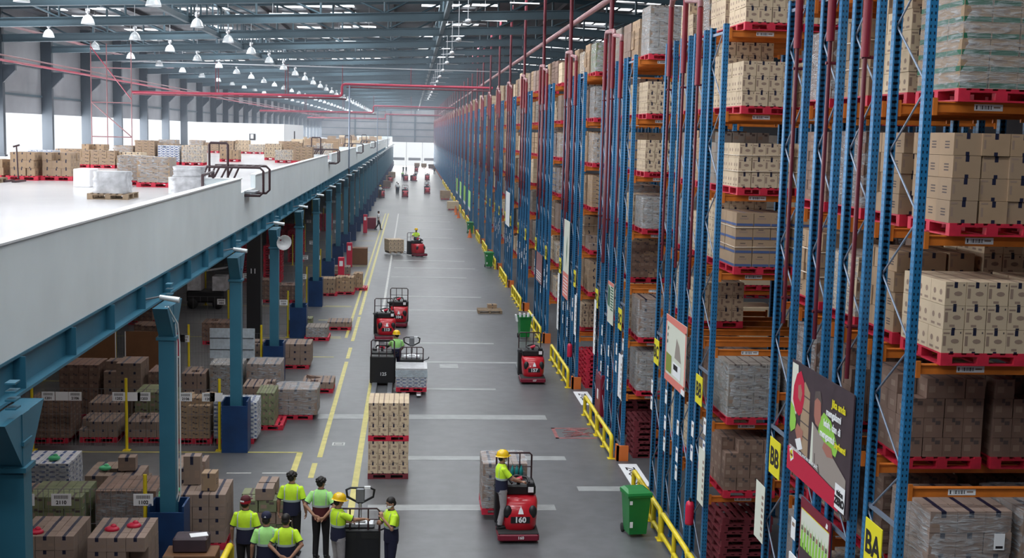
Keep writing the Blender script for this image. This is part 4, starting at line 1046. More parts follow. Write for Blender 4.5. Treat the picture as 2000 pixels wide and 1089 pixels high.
stack(-5.8, -4.9, 43.4, 1.15, 'taped', 'at the fourth column, left one'); stack(-4.75, -3.6, 45.0, 1.05, 'taped', 'at the fourth column, right one')
stack(-5.2, -4.2, 52.8, .7, 'dull', 'with mixed goods beyond the fourth column'); stack(-4.3, -3.4, 51.2, .55, 'grey', 'with mixed goods wrapped in film', wrap='film'); stack(-3.6, -2.55, 54, .34, 'low', 'low one by the double yellow line')
stack(-4.75, -3.95, 65.3, .95, 'tan', 'at the fifth bay by the double line, left one'); stack(-3.95, -3.0, 66, 1.0, 'tan', 'at the fifth bay by the double line, middle one'); stack(-3.1, -2.6, 67.8, 1.05, 'tan', 'at the fifth bay by the double line, right one')
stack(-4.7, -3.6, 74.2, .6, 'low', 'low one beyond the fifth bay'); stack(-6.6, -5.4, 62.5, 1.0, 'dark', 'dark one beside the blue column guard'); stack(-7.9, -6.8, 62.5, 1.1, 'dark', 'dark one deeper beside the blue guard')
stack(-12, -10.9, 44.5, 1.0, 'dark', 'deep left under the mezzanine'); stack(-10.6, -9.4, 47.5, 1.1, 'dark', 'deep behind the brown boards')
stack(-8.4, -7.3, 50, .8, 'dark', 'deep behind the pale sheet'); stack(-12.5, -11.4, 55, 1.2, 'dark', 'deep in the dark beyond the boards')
carton(-3.35, 41.4, .31, .4, .3, .16, 'crushed open carton on the low pallet', 'dark', .5, .2)
# loose sacks on stacks
def sack(x, y, z, m, lab_):
    b = MB(); b.ell((0, 0, .04), (.14, .11, .06), m, None, 10, 6).ell((.03, .0, .09), (.06, .05, .05), m, None, 8, 5)
    tag(b.obj('helmet_bag', None, (x, y, z)), lab_, 'bag', 'coloured bags on the stacks')
sack(-6.65, 22.0, 1.43, 'ext_red', 'red bag on the stack beside the nearest column'); sack(-5.35, 22.15, 1.43, 'ext_red', 'left red bag on the front stack'); sack(-5.0, 22.35, 1.43, 'ext_red', 'right red bag on the front stack')
M['mint'] = mat('mint_green_plastic', (.10, .55, .25), .5)
sack(-7.0, 24.9, 1.12, 'mint', 'mint green bag on the stack behind sign 2110'); sack(-5.15, 25.1, 1.16, 'mint', 'mint green bag beside the near yellow post')
sack(-6.65, 27.0, 1.22, 'mint', 'mint green bag beside the single carton'); sack(-8.0, 27.9, 1.2, 'mint', 'mint green bag on the far left third row stack'); sack(-4.85, 25.4, 1.2, 'mint', 'mint green bag right of the second column')
# yellow post and wire fences with numbered cards
def fence(y, x1, n, name, codes, h=1.9, sp=2.49, k=0):
    t = thing('wire_fence', 'wire mesh fence %s' % name, 'fence', (x1, y, 0), 0, 'wire fences under the mezzanine')
    L = n*sp; mb = MB(); dx = .1 if y < 50 else .3
    x = -L
    while x < 0: mb.box(x-.004, -.004, .12, x+.004, .004, h-.3, 'wire'); x += dx
    for z in (.12, .55, 1.0, h-.3): mb.box(-L, -.004, z-.004, 0, .004, z+.004, 'wire')
    mb.obj('mesh', t)
    for i in range(n+1):
        p = MB().tube([(0, 0, 0), (0, 0, h)], .04, 'yel_dull' if k else 'yellow', 8).box(-.1, -.1, 0, .1, .1, .015, 'yellow').obj('fence_post', t, (-i*sp, -.02, 0))
    for i, (cx, code) in enumerate(codes):
        s = thing('bay_card', 'white barcode card numbered %s on the fence %s' % (code, name) if code.strip('-') else 'plain white sheet on the fence %s, %s' % (name, ordw(i+1)), 'sign', (cx, y-.05, 1.5), 0, 'barcode cards on the fences')
        w = .17 if y > 25 else .19
        b = MB().box(-w, -.01, -.12, w, 0, .12, 'paper')
        if code.strip('-'):
            for q in range(12): b.box(-w*.7+q*w*.12, -.012, .02, -w*.7+q*w*.12+w*.06, -.0105, .09, 'ink')
        b.obj('card', s)
        if code.strip('-'): MB().merge(text_mb(code, .10, 'ink', .003), cam_T(0, -.013, -.055)).obj('number', s)
fence(23.9, -5.12, 4, 'in the near left foreground', [(-6.72, '2110'), (-7.42, '--'), (-5.15, '1102')], 2.0)
fence(33.3, -5.12, 5, 'running left from the third teal column', [(-9.66, '1201'), (-9.3, '--'), (-8.95, '2106'), (-7.8, '1202'), (-7.13, '1203'), (-7.4, '---'), (-6.02, '2106'), (-5.41, '1202'), (-5.2, '----')], 2.0)
fence(42.7, -5.12, 5, 'with brown boards behind the second column', [(-9.2, '1301'), (-7.75, '1303'), (-7.9, '2307'), (-5.9, '1302')], 2.0)
for k in range(4, 14):
    y = 14.7+PITCH*k-.3
    fence(y, -5.12, 4, 'crossing the %s bay under the mezzanine' % ordw(k+1), [(-6.0-.35*(k % 3), '14%02d' % k), (-7.9-.2*(k % 2), '24%02d' % k), (-5.3, '15%02d' % k)], 2.0, k=k)
for i, (x0, x1) in enumerate(((-11.4, -10.05), (-9.75, -8.2))):
    o = MB().box(x0, 0, .35, x1, .03, 1.75, 'brownboard').box(x0, -.01, .35, x0+.03, 0, 1.75, 'paper').box(x1-.03, -.01, .35, x1, 0, 1.75, 'paper').obj('brown_board', None, (0, 42.55, 0))
    tag(o, '%s brown board leaning on the wire fence' % ('left' if i == 0 else 'right'), 'board')
t = thing('corrugated_sheet', 'pale ribbed sheet tied to the wire fence left of the third column', 'sheet', (-6.86, 42.5, .85))
mb = MB()
for i in range(14): mb.box(i*.11, -.015 if i % 2 else .0, 0, i*.11+.11, .02 if i % 2 else .03, 1.05, 'tarp')
mb.obj('sheet', t); MB().box(0, -.03, .3, 1.5, -.02, .32, 'ink').box(0, -.03, .7, 1.5, -.02, .72, 'ink').obj('tie_bar', t)
t = thing('red_poster', 'small red poster on the wire fence by the yellow post', 'poster', (-8.1, 42.55, 1.2)); MB().box(-.3, -.01, -.3, .2, 0, .5, 'poster_red').box(-.3, -.012, -.36, .2, 0, -.3, 'paper').box(-.05, -.013, -.1, .1, -.011, .1, 'pinkish').obj('sheet', t)
# red pallet towers deep under the mezzanine
for i, (x, y) in enumerate(((-9.2, 71), (-7.9, 71), (-9.0, 82), (-7.6, 82), (-9.2, 95), (-7.4, 108))):
    for j in range(14 if i < 4 else 10):
        put_pallet(x+.02*(j % 2), y, .15*j, '%s from the floor in red pallet tower %s under the mezzanine' % (ordw(j+1), ['left near', 'right near', 'left middle', 'right middle', 'left far', 'farthest'][i]), 'pallet', 0, 'pallet towers under the mezzanine', stuff=True)
# service trolley, wire bin and rail next to the second column
t = thing('work_desk', 'brown desk cabinet beside the second column base', 'desk', (-3.95, 22.4, 0))
MB().bevbox(-.5, -.25, 0, .45, .35, .95, .01, 'brownboard').box(.02, -.262, .60, .30, -.25, .72, 'paper').box(-.5, -.25, 0, -.30, -.255, .95, 'card').obj('body', t)
tag(MB().bevbox(-.35, -.2, 0, .28, .25, .28, .03, 'poster_dark').obj('black_box', None, (-3.95, 22.5, .95)), 'dark grey box standing on the brown desk', 'box')
tag(MB().box(-.16, -.11, 0, .16, .11, .012, 'paper').obj('paper_sheet', None, (-3.85, 22.5, 1.232), .3), 'crumpled white paper sheet on the dark box', 'paper')
t = thing('desk_guard', 'bent yellow tube guard right of the brown desk', 'guard rail', (-3.3, 22.1, 0))
MB().tube([(0, -.6, 0), (0, -.6, .95), (0, -.5, 1.02), (.02, .4, 1.02), (.02, .5, .95), (.02, .5, 0)], .06, 'yellow', 10).obj('rail', t)
# small things on the column beside
t = thing('tow_tractor', 'grey tow tractor with pale canopy parked deep under the mezzanine', 'vehicle', (-9.9, 60.5, 0))
MB().bevbox(-.9, -.5, .3, .9, .5, .9, .08, 'black').obj('body', t); MB().box(-.85, -.52, .9, -.2, .5, 1.7, 'pack_white').box(.35, -.52, .9, 1.0, .5, 1.6, 'pack_white').add([(-.85, -.52, 1.7), (1.0, -.52, 2.0), (1.0, .5, 2.0), (-.85, .5, 1.7)], [(0, 1, 2, 3)], 'pack_white').obj('canopy', t)
for sx in (-.6, .6): MB().lathe([(0, -.1), (.25, -.1), (.25, .1), (0, .1)], 'rubber', 14, Matrix.Translation((sx, -.45, .25)) @ Matrix.Rotation(math.pi/2, 4, 'X')).obj('wheel', t)
t = thing('waste_carton', 'large brown carton on the floor before a distant teal column', 'box', (-3.3, 81.5, 0)); MB().box(-.55, -.5, 0, .5, .5, 1.1, 'brownboard').obj('box', t)
t = thing('waste_crate', 'small brown crate beside the farther red post', 'box', (-3.6, 112, 0)); MB().box(-.5, -.5, 0, .5, .5, 1.0, 'dark_red').obj('box', t)

# ------------------------------------------------------------------ goods on the mezzanine
Z = 6.9
def mstack(x0, x1, y, h, sty, where, pal='pallet', wrap=None, m=None):
    S = STY[sty]; xc = (x0+x1)/2; w = x1-x0; nz = max(1, round((h-.15)/S['s'][2])); where = 'on the mezzanine, '+where
    put_pallet(xc, y, Z, where, pal); t_ = put_load(xc, y, Z+.15, sty, where, wrap=wrap, nz=nz, seed=int(y), sx=w/(S['n'][0]*S['s'][0])); return t_
mstack(-13.25, -12.45, 41.8, .93, 'tan', 'left of two near the hand truck'); mstack(-12.3, -11.35, 42.1, .95, 'tan', 'right of two near the hand truck')
mstack(-14.6, -13.5, 41.9, .8, 'tan', 'cut off by the picture edge'); mstack(-9.35, -8.6, 40.0, .9, 'amber', 'left half of the wrapped pair', wrap='film'); mstack(-8.5, -7.5, 38.95, .9, 'amber', 'right half of the wrapped pair', wrap='film')
put_pallet(-12.9, 40.0, Z, 'lying empty on the mezzanine at the picture edge', 'wood', math.pi/2)
def lump(x, y, z, w, d, h, lab_, seed=0):
    o = link('wrapped_bundle', film_mesh(w, d, h, seed, 'pack_white'), None, (x, y, z)); tag(o, lab_, 'bundle', 'white wrapped bundles'); return o
put_pallet(-7.72, 32.0, Z, 'of grey wood alone on the open mezzanine floor', 'wood'); lump(-7.72, 32.0, Z+.15, .85, .9, .55, 'lumpy white wrapped bundle alone on a wooden pallet', 1)
lump(-6.3, 34.9, Z, .85, 1.0, .5, 'white wrapped bundle close behind the parapet', 2); lump(-6.3, 35.0, Z+.5, .8, .8, .28, 'upper white wrapped bundle close behind the parapet', 0)
tag(MB().bevbox(-.25, -.1, 0, .25, .9, .55, .02, 'paper').obj('white_crate', None, (-9.95, 38.2, Z)), 'plain white block beside the lone wooden pallet', 'crate')
t = thing('hand_truck', 'dark pallet jack by the left mezzanine cartons', 'pallet jack', (-12.75, 41.0, Z)); MB().tube([(0, .1, .1), (0, 0, 1.0), (-.0, -.02, 1.15)], .025, 'dark_frame').tube([(-.1, -.02, 1.12), (.1, -.02, 1.18)], .03, 'dark_frame').obj('handle', t); MB().box(-.25, -.9, .0, -.1, .1, .06, 'dark_frame').box(.1, -.9, 0, .25, .1, .06, 'dark_frame').obj('fork', t)
sty_m = ['white', 'light', 'tan', 'grey']; rm = random.Random(4); c = 0
for (y, xs_) in ((55.4, (-14.6, -13.5, -12.4, -16.2)), (62, (-17, -15.6, -12.0, -10.8)), (70, (-16, -14.8, -13.6, -10.2, -7.15, -6.1)), (76, (-16, -14.8, -7.2, -8.4, -6.0)), (84, (-18, -16.8, -7, -8.2, -5.9)), (93.5, (-16.0, -14.9, -13.8, -12.7, -11.6)),
                (102, (-9, -7.8, -6.5)), (118, (-12, -10.8, -9.6, -8.4, -7.0, -5.8)), (124, (-11.5, -10.3, -9.0, -7.6, -6.2)), (160, (-14, -12.6, -11.2, -9.8, -8.4, -7.0, -5.8)), (180, (-13, -11.5, -10, -8.5, -7)), (215, (-14, -12, -10, -8, -6.5)), (250, (-14, -12, -10, -8, -6.5))):
    for j, x in enumerate(xs_):
        c += 1
        mstack(x-.53, x+.53, y+rm.uniform(-.3, .3), rm.choice([.75, .9, 1.05]), rm.choice(['white', 'light', 'tan', 'amber']) if y < 65 else rm.choice(['light', 'tan', 'amber', 'amber']), '%s from left in the %s row' % (ordw(j+1), ordw([55.4, 62, 70, 76, 84, 93.5, 102, 118, 124, 160, 180, 215, 250].index(y)+1)), wrap='film' if rm.random() < .3 else None)
M['bottle'] = mat('teal_bottle', (.02, .22, .22), .25)
# ------------------------------------------------------------------ people
def remesh(mb, name, voxel):
    me = mb.mesh(name); o = bpy.data.objects.new('tmp', me); C.objects.link(o)
    md = o.modifiers.new('r', 'REMESH'); md.mode = 'VOXEL'; md.voxel_size = voxel; md.use_smooth_shade = True
    s = o.modifiers.new('s', 'SMOOTH'); s.factor = .5; s.iterations = 2
    dg = bpy.context.evaluated_depsgraph_get(); dg.update()
    out = bpy.data.meshes.new_from_object(o.evaluated_get(dg)); out.name = name
    out.materials.clear(); out.materials.append(M['skin'])
    bpy.data.objects.remove(o); bpy.data.meshes.remove(me)
    return out
def hand(b, wr, d, n, curl=.5, side=1):
    """palm from wrist wr along d, palm normal n"""
    d = Vector(d).normalized(); n = Vector(n); n = (n - d*n.dot(d)).normalized(); s = d.cross(n).normalized()*side
    wr = Vector(wr)
    P = lambda a, c, e=0: wr + d*a + s*c + n*e
    rings = []
    for a, w, t in ((-.02, .026, .02), (.02, .034, .017), (.06, .042, .015), (.088, .042, .013)):
        rings.append([tuple(P(a, w*math.cos(q), t*math.sin(q))) for q in [2*math.pi*j/10 for j in range(10)]])
    b.loft(rings, 'skin')
    for c, L in ((.031, .066), (.010, .076), (-.011, .070), (-.031, .054)):
        p = P(.084, c); pts = [p]; ang = 0
        for seg in (.42, .32, .26):
            ang += curl*.9; p = p + (d*math.cos(ang)+n*math.sin(ang))*L*seg; pts.append(p)
        b.tube(pts, [.0088, .0084, .0078, .006], 'skin', 7)
    b.tube([P(.02, .03), P(.045, .05, .012), P(.07, .056, .024+.02*curl)], [.012, .011, .008], 'skin', 7)
def ering(c, rx, ry, n=14, yaw=0):
    return [(c[0]+rx*math.cos(t)*math.cos(yaw)-ry*math.sin(t)*math.sin(yaw), c[1]+rx*math.cos(t)*math.sin(yaw)+ry*math.sin(t)*math.cos(yaw), c[2]) for t in [2*math.pi*j/n for j in range(n)]]
DOWN = dict(el=((-.255, -.03, 1.10), (.255, -.03, 1.10)), wr=((-.275, .05, .86), (.275, .05, .86)), hd=((0, .2, -1), (0, .2, -1)), hn=((1, 0, 0), (-1, 0, 0)))
BACK = dict(el=((-.30, -.10, 1.15), (.30, -.10, 1.15)), wr=((-.09, -.20, .97), (.10, -.215, .93)), hd=((1, -.05, -.45), (-1, -.05, -.35)), hn=((0, -1, 0), (0, -1, 0)))
def person(label, x, y, z=0, face=0, s=1.0, pose=DOWN, vest='hivis', low='navy', legs='navy', head='hair', hyaw=0, hpitch=0, legpose=None, voxel=.0075, mask=False, belt=True):
    t = thing('person', label, 'person', (x, y, z), face); t.scale = (s, s, s)
    kn, an = legpose or (((-.10, .03, .49), (.10, .02, .49)), ((-.11, -.01, .08), (.11, -.01, .08)))
    sh = ((-.168, 0, 1.368), (.168, 0, 1.368)); hip = ((-.09, 0, .90), (.09, 0, .90))
    b = MB()
    b.loft([ering((0, 0, z_), a, c) for z_, a, c in ((.84, .12, .09), (.93, .15, .105), (1.06, .14, .095), (1.2, .16, .105), (1.34, .185, .11), (1.42, .15, .085), (1.455, .07, .06))], 'skin')
    b.tube([(0, -.005, 1.42), (0, .01, 1.54)], [.062, .055], 'skin', 10)
    for i in (0, 1):
        b.tube([sh[i], pose['el'][i], pose['wr'][i]], [.052, .040, .027], 'skin', 10); b.ell(sh[i], (.06, .06, .06), 'skin'); b.ell(pose['el'][i], (.041, .041, .041), 'skin')
        hand(b, pose['wr'][i], pose['hd'][i], pose['hn'][i], pose.get('curl', .45), (1, -1)[i])
        b.tube([hip[i], kn[i], an[i]], [.085, .058, .038], 'skin', 10); b.ell((an[i][0], an[i][1]+.06, an[i][2]-.04), (.04, .11, .035), 'skin')
    H = Matrix.Translation((0, .015, 1.595)) @ Matrix.Rotation(hyaw, 4, 'Z') @ Matrix.Rotation(hpitch, 4, 'X')
    b.ell((0, 0, .02), (.074, .092, .098), 'skin', H, 14, 10).ell((0, .028, -.045), (.052, .058, .062), 'skin', H, 12, 8)
    b.ell((0, .094, -.018), (.013, .018, .02), 'skin', H, 8, 6).ell((-.074, -.005, -.008), (.012, .02, .032), 'skin', H, 8, 6).ell((.074, -.005, -.008), (.012, .02, .032), 'skin', H, 8, 6)
    b.ell((0, .082, -.062), (.024, .01, .008), 'skin', H, 8, 6)
    link('body', remesh(b, 'body', voxel), t)
    e = MB()
    for sx in (-.028, .028): e.ell((sx, .083, .012), (.012, .008, .008), 'eye', H, 8, 6).ell((sx, .091, .012), (.006, .003, .006), 'ink', H, 6, 4).box(sx-.018, .086, .03, sx+.018, .094, .037, 'hair', H)
    e.obj('eyes', t)
    MB().box(-.024, .090, -.066, .024, .096, -.060, 'maroon', H).obj('mouth', t)
    if mask:
        k = MB(); k.ell((0, .052, -.045), (.056, .058, .048), 'paper', H, 12, 8).box(-.078, -.005, -.03, -.05, .07, -.024, 'paper', H).box(.05, -.005, -.03, .078, .07, -.024, 'paper', H).obj('face_mask', t)
    # hair or headgear
    hm = 'hair'; k = MB()
    k.ell((0, -.012, .045), (.082, .095, .088), 'hair', H, 14, 8).ell((0, -.045, -.01), (.075, .062, .07), 'hair', H, 12, 8)
    if head == 'curly':
        for a in range(22):
            q = a*2.4; r_ = .02+.004*a; k.ell((.075*math.cos(q)*min(1, a/10), -.01+.08*math.sin(q)*min(1, a/10), .11-.004*a), (.035, .035, .03), 'hair', H, 8, 6)
    k.obj('hair', t)
    if head == 'helmet':
        k = MB().lathe([(.145, 0), (.13, .006), (.125, .03), (.12, .07), (.10, .11), (.06, .14), (.0, .15)], 'helmet', 20, H @ Matrix.Translation((0, -.005, .035)) @ Matrix.Scale(1.12, 4, (0, 1, 0)))
        k.ell((0, .10, .045), (.09, .085, .010), 'helmet', H, 14, 6); k.tube([(0, .10, .12), (0, .06, .165), (0, -.06, .18), (0, -.12, .13)], .01, 'helmet', 6, H); k.obj('helmet', t)
    if head in ('capred', 'capnavy'):
        m = 'maroon' if head == 'capred' else 'navy'
        k = MB().lathe([(.092, 0), (.094, .03), (.085, .07), (.055, .10), (.0, .108)], m, 18, H @ Matrix.Translation((0, -.01, .045)) @ Matrix.Scale(1.12, 4, (0, 1, 0)))
        k.ell((0, .13, .05), (.07, .07, .008), m, H, 12, 6); k.obj('cap', t)
        if head == 'capred': MB().lathe([(.094, -.02), (.098, .0), (.097, .035)], 'cap_red', 18, H @ Matrix.Translation((0, -.012, .03)) @ Matrix.Scale(1.12, 4, (0, 1, 0))).box(-.05, -.125, .05, .03, -.115, .075, 'paper', H).obj('cap_band', t)
        else: MB().add([(-.02, -.121, .065), (.02, -.121, .065), (0, -.116, .10)], [(0, 1, 2), (2, 1, 0)], 'paper', H).obj('cap_badge', t)
    # clothes
    T_ = [(1.13, .178, .132), (1.22, .186, .136), (1.32, .200, .136), (1.375, .198, .120), (1.415, .160, .100), (1.447, .105, .080), (1.468, .070, .064)]
    k = MB().loft([ering((0, -.002, z_), a, c, 18) for z_, a, c in T_], vest)
    for i in (0, 1):
        s_ = Vector(sh[i]); el = Vector(pose['el'][i]); m_ = s_.lerp(el, .78)
        k.ell(tuple(s_), (.066, .066, .058), vest, None, 12, 8); k.tube([s_, s_.lerp(el, .4), m_], [.064, .066, .066], vest, 12)
    k.obj('shirt', t)
    k = MB()
    for i in (0, 1):
        s_ = Vector(sh[i]); el = Vector(pose['el'][i]); k.tube([s_.lerp(el, .74), s_.lerp(el, .80)], .067, 'navy', 12)
    k.loft([ering((0, 0, z_), a, c, 14) for z_, a, c in ((1.445, .085, .078), (1.475, .068, .062))], 'navy').obj('collar_and_cuffs', t)
    k = MB().loft([ering((0, -.002, z_), a, c, 18) for z_, a, c in ((1.115, .181, .135), (1.160, .184, .138))], 'reflect')
    def zr(z_):
        for (z0, a0, c0), (z1, a1, c1) in zip(T_, T_[1:]):
            if z0 <= z_ <= z1: f = (z_-z0)/(z1-z0); return a0+(a1-a0)*f, c0+(c1-c0)*f
        return T_[0][1:]
    for sx in (-1, 1):
        for sy in (-1, 1):
            pts = []
            for z_ in (1.15, 1.22, 1.29, 1.35, 1.40, 1.43):
                a, c = zr(z_); xx = .115*sx if z_ < 1.42 else .1*sx; yy = c*math.sqrt(max(.05, 1-(xx/a)**2))+.004
                pts.append((xx, sy*yy, z_))
            vs = [(p[0]-.022, p[1], p[2]) for p in pts]+[(p[0]+.022, p[1]-sy*.008*sx*sx, p[2]) for p in pts]; n_ = len(pts)
            fs = [(i, i+1, n_+i+1, n_+i) for i in range(n_-1)]
            k.add(vs, fs, 'reflect')
    k.obj('reflective_strips', t)
    k = MB().loft([ering((0, 0, z_), a, c, 18) for z_, a, c in ((.84, .178, .142), (.95, .180, .142), (1.06, .174, .134), (1.12, .178, .132))], low).obj('shirt_tail', t)
    k = MB().loft([ering((0, 0, z_), a, c, 16) for z_, a, c in ((.80, .13, .10), (.86, .16, .12), (.93, .155, .115))], legs)
    for i in (0, 1):
        a = Vector(an[i]); a2 = Vector(kn[i]).lerp(a, .93)
        k.ell((hip[i][0], hip[i][1], hip[i][2]-.05), (.095, .11, .10), legs, None, 12, 8); k.tube([hip[i], Vector(hip[i]).lerp(Vector(kn[i]), .5), kn[i], a2], [.10, .088, .070, .058], legs, 12)
    k.obj('trousers', t)
    k = MB()
    for i in (0, 1):
        a = an[i]; k.ell((a[0], a[1]+.055, a[2]-.035), (.052, .135, .045), 'black', None, 12, 8).ell((a[0], a[1]-.01, a[2]+.01), (.05, .06, .05), 'black', None, 10, 6).box(a[0]-.05, a[1]-.07, a[2]-.08, a[0]+.05, a[1]+.18, a[2]-.06, 'rubber')
    k.obj('shoes', t)
    return t
person('person in yellow vest with red banded cap, leftmost of the group', -3.08, 23.2, face=-.15, s=1.02, head='capred', hyaw=-.25, legs='blackcloth')
person('person in a pale lime vest with navy cap, back to the camera', -2.58, 22.3, face=.05, vest='hivis_green', head='capnavy', hyaw=-.15)
person('short dark haired person in a yellow vest with hands clasped behind the back', -2.22, 22.3, face=.0, s=.99, pose=BACK, head='hair', hyaw=-.3, mask=True)
person('tall curly haired person in yellow vest with hanging arms, behind the group', -2.36, 24.9, face=-.1, s=1.04, head='curly', hyaw=-.4, legs='blackcloth', mask=True)
person('person in pale lime vest with curly black hair, hands held behind back', -1.74, 24.6, face=-.15, s=1.02, pose=BACK, vest='hivis_green', low='maroon', legs='blackcloth', head='curly', hyaw=-.5, mask=True)
REACH = dict(el=((-.25, .05, 1.17), (.26, .22, 1.26)), wr=((-.05, .27, 1.12), (.16, .50, 1.20)), hd=((.5, 1, 0), (-.1, 1, -.1)), hn=((0, 0, -1), (0, 0, -1)), curl=.6)
person('person in a yellow helmet reaching for the handle of the foreground pallet truck', -1.32, 23.4, face=-1.0, s=1.0, pose=REACH, head='helmet', hyaw=-.1, hpitch=-.2, legs='greycloth')
PHONE = dict(el=((-.25, .10, 1.16), (.25, .12, 1.15)), wr=((-.10, .24, 1.36), (.02, .28, 1.22)), hd=((.3, .1, 1), (-.8, .2, .5)), hn=((.6, 0, 0), (0, -1, .3)), curl=.7)
person('masked dark haired person at right of the group with one hand raised to the face', -.28, 23.3, face=2.0, s=1.0, pose=PHONE, head='hair', hyaw=.1, hpitch=-.3, mask=True)
RIDE = dict(el=((-.24, .08, 1.18), (.24, .16, 1.16)), wr=((-.10, .36, 1.06), (.12, .42, 1.05)), hd=((.1, 1, 0), (-.1, 1, 0)), hn=((0, 0, -1), (0, 0, -1)), curl=.8)
STEP = (((-.10, .12, .52), (.10, .02, .49)), ((-.11, .0, .08), (.11, -.06, .08)))
person('person in a yellow helmet and grey trousers riding red truck number 160', 2.08, 25.95, .22, face=-1.35, s=.99, pose=RIDE, head='helmet', legs='greycloth', legpose=STEP, mask=True)
TALK = dict(el=((-.22, .16, 1.2), (.26, .03, 1.15)), wr=((-.05, .22, 1.42), (.24, .22, 1.02)), hd=((.2, .1, 1), (0, 1, 0)), hn=((0, -1, 0), (-1, 0, 0)), curl=.6)
person('person in a yellow helmet holding a phone beside black truck number 125', -.42, 43.0, .05, face=.25, s=1.0, pose=TALK, vest='hivis_green', head='helmet', hyaw=.3, voxel=.012)
WALK = (((-.09, .16, .52), (.09, -.05, .5)), ((-.10, .22, .10), (.10, -.30, .12)))
person('person in a white top and dark trousers walking along the yellow line', -2.84, 110.2, face=-1.4, vest='paper', low='paper', legs='blackcloth', legpose=WALK, voxel=.03)
person('person in a lime vest and helmet riding the truck with the long load', .45, 88.0, .2, face=2.9, pose=RIDE, head='helmet', voxel=.03, low='navy')
for i, (x, y, f, vv, hh) in enumerate(((-4.0, 163, 2.5, 'paper', 'helmet'), (-1.75, 172, .3, 'paper', 'hair'), (-1.95, 176, 0, 'paper', 'hair'), (2.35, 179, 3.1, 'paper', 'hair'), (-1.0, 262, .2, 'blackcloth', 'hair'), (-1.6, 262, 0, 'blackcloth', 'hair'), (5.0, 262, 0, 'blackcloth', 'hair'), (-1.5, 225, 0, 'hivis_green', 'hair'), (.9, 224, 0, 'paper', 'hair'))):
    person('distant standing person far down the aisle, %s from the camera' % ordw([1, 2, 3, 4, 7, 8, 9, 6, 5][i]), x, y, .2 if i in (3, 8) else 0, face=f, vest=vv, low='navy', legs='blackcloth', head=hh, voxel=.04)

# ------------------------------------------------------------------ trucks
def truck(x, y, rz, label, num, plate=None, load=None, near=True, back='dark'):
    """local -Y is the operator end with the red hood; forks point along +Y"""
    t = thing('rider_pallet_truck', label, 'vehicle', (x, y, 0), rz)
    b = MB().bevbox(-.45, -.62, .06, .45, .15, .22, .03, 'dark_red').obj('platform', t)
    MB().box(-.44, -.60, .22, .44, .10, .232, 'rubber').obj('floor_mat', t)
    n = 20; rings = []
    for z, w, f, bk in ((.22, .36, -.36, .55), (.3, .38, -.40, .55), (.55, .40, -.38, .55), (.78, .41, -.30, .55), (.88, .38, -.20, .55), (.90, .30, -.1, .5)):
        ring = []
        for j in range(n):
            a = 2*math.pi*j/n; cx, cy = math.cos(a), math.sin(a)
            q = .45; px = math.copysign(abs(cx)**q, cx)*w; py = (f+bk)/2+math.copysign(abs(cy)**(.75 if cy < 0 else .3), cy)*(bk-f)/2
            ring.append((px+.05, py, z))
        rings.append(ring)
    MB().loft(rings, 'red').obj('hood', t)
    k = MB()
    for sx in (-1, 1): k.ell((.05+sx*.27, -.29, .62), (.10, .08, .15), 'black', None, 12, 8)
    k.obj('hood_vent', t, label='black hood inset')
    if num:
        k = MB().box(-.16, -.398, .40, .26, -.385, .54, 'black'); k.merge(text_mb(num, .17, 'paper', .006), cam_T(.05, -.402, .47)); k.obj('number', t)
        MB().add([(.0, -.392, .60), (.12, -.392, .60), (.10, -.37, .68), (.06, -.35, .76), (.02, -.37, .68)], [(0, 1, 2, 3, 4)], 'paper').obj('warning_sticker', t)
    if plate: MB().merge(text_mb(plate, .09, 'paper', .002), cam_T(.05, -.623, .14)).obj('plate_number', t)
    MB().bevbox(-.34, .05, .88, .42, .5, 1.12, .04, 'black').bevbox(.22, -.02, .95, .38, .2, 1.2, .02, 'black').box(.24, -.03, .98, .36, -.02, 1.1, 'paper').obj('console', t)
    MB().tube([(-.12, -.02, 1.18), (-.2, .1, 1.26), (.0, .2, 1.3), (.22, .12, 1.28), (.26, -.02, 1.2)], .025, 'black', 8).tube([(-.05, .15, 1.2), (.12, .15, 1.26)], .05, 'ext_red', 8).tube([(.04, .2, 1.0), (.04, .18, 1.25)], .04, 'black').obj('steering_handle', t)
    MB().lathe([(.10, 0), (.12, .01), (.12, .03), (.10, .03)], 'black', 14, Matrix.Translation((-.42, .25, 1.0)) @ Matrix.Rotation(.5, 4, 'Y')).tube([(-.40, .25, .95), (-.40, .25, 1.0)], .02, 'black').obj('side_mirror', t)
    MB().bevbox(-.44, .55, .08, .44, .95, 1.05, .03, 'black').obj('battery_box', t)
    k = MB(); zt = 1.62
    k.tube([(-.40, .93, 1.0), (-.40, .93, zt-.05), (-.35, .93, zt), (.35, .93, zt), (.40, .93, zt-.05), (.40, .93, 1.0)], .02, 'dark_frame', 8)
    for xx in (-.13, .13): k.tube([(xx, .93, 1.0), (xx, .93, zt)], .016, 'dark_frame', 6)
    k.tube([(-.4, .93, 1.3), (.4, .93, 1.3)], .012, 'dark_frame', 6); k.obj('load_guard', t)
    for sx in (-1, 1): MB().bevbox(sx*.27-.09, .9, .06, sx*.27+.09, 2.6 if load != 'none' else 1.9, .12, .015, 'grey').obj('fork', t)
    for sx in (-1, 1): MB().lathe([(0, -.05), (.09, -.05), (.09, .05), (0, .05)], 'rubber', 12, Matrix.Translation((sx*.38, .1, .09)) @ Matrix.Rotation(math.pi/2, 4, 'Y')).obj('wheel', t)
    return t
truck(2.44, 26.1, .0, 'red rider truck number 160 carrying cartons, in the right foreground', '160', '160')
put_pallet(2.25, 27.15, .13, 'on the forks of red truck 160', 'pallet'); put_load(2.25, 27.15, .28, 'taped', 'on the forks of red truck 160', nz=4, wrap='film', seed=4)
t = thing('water_bottles', 'crate of teal bottles standing behind the console of truck 160', 'bottles', (2.50, 26.95, 1.05))
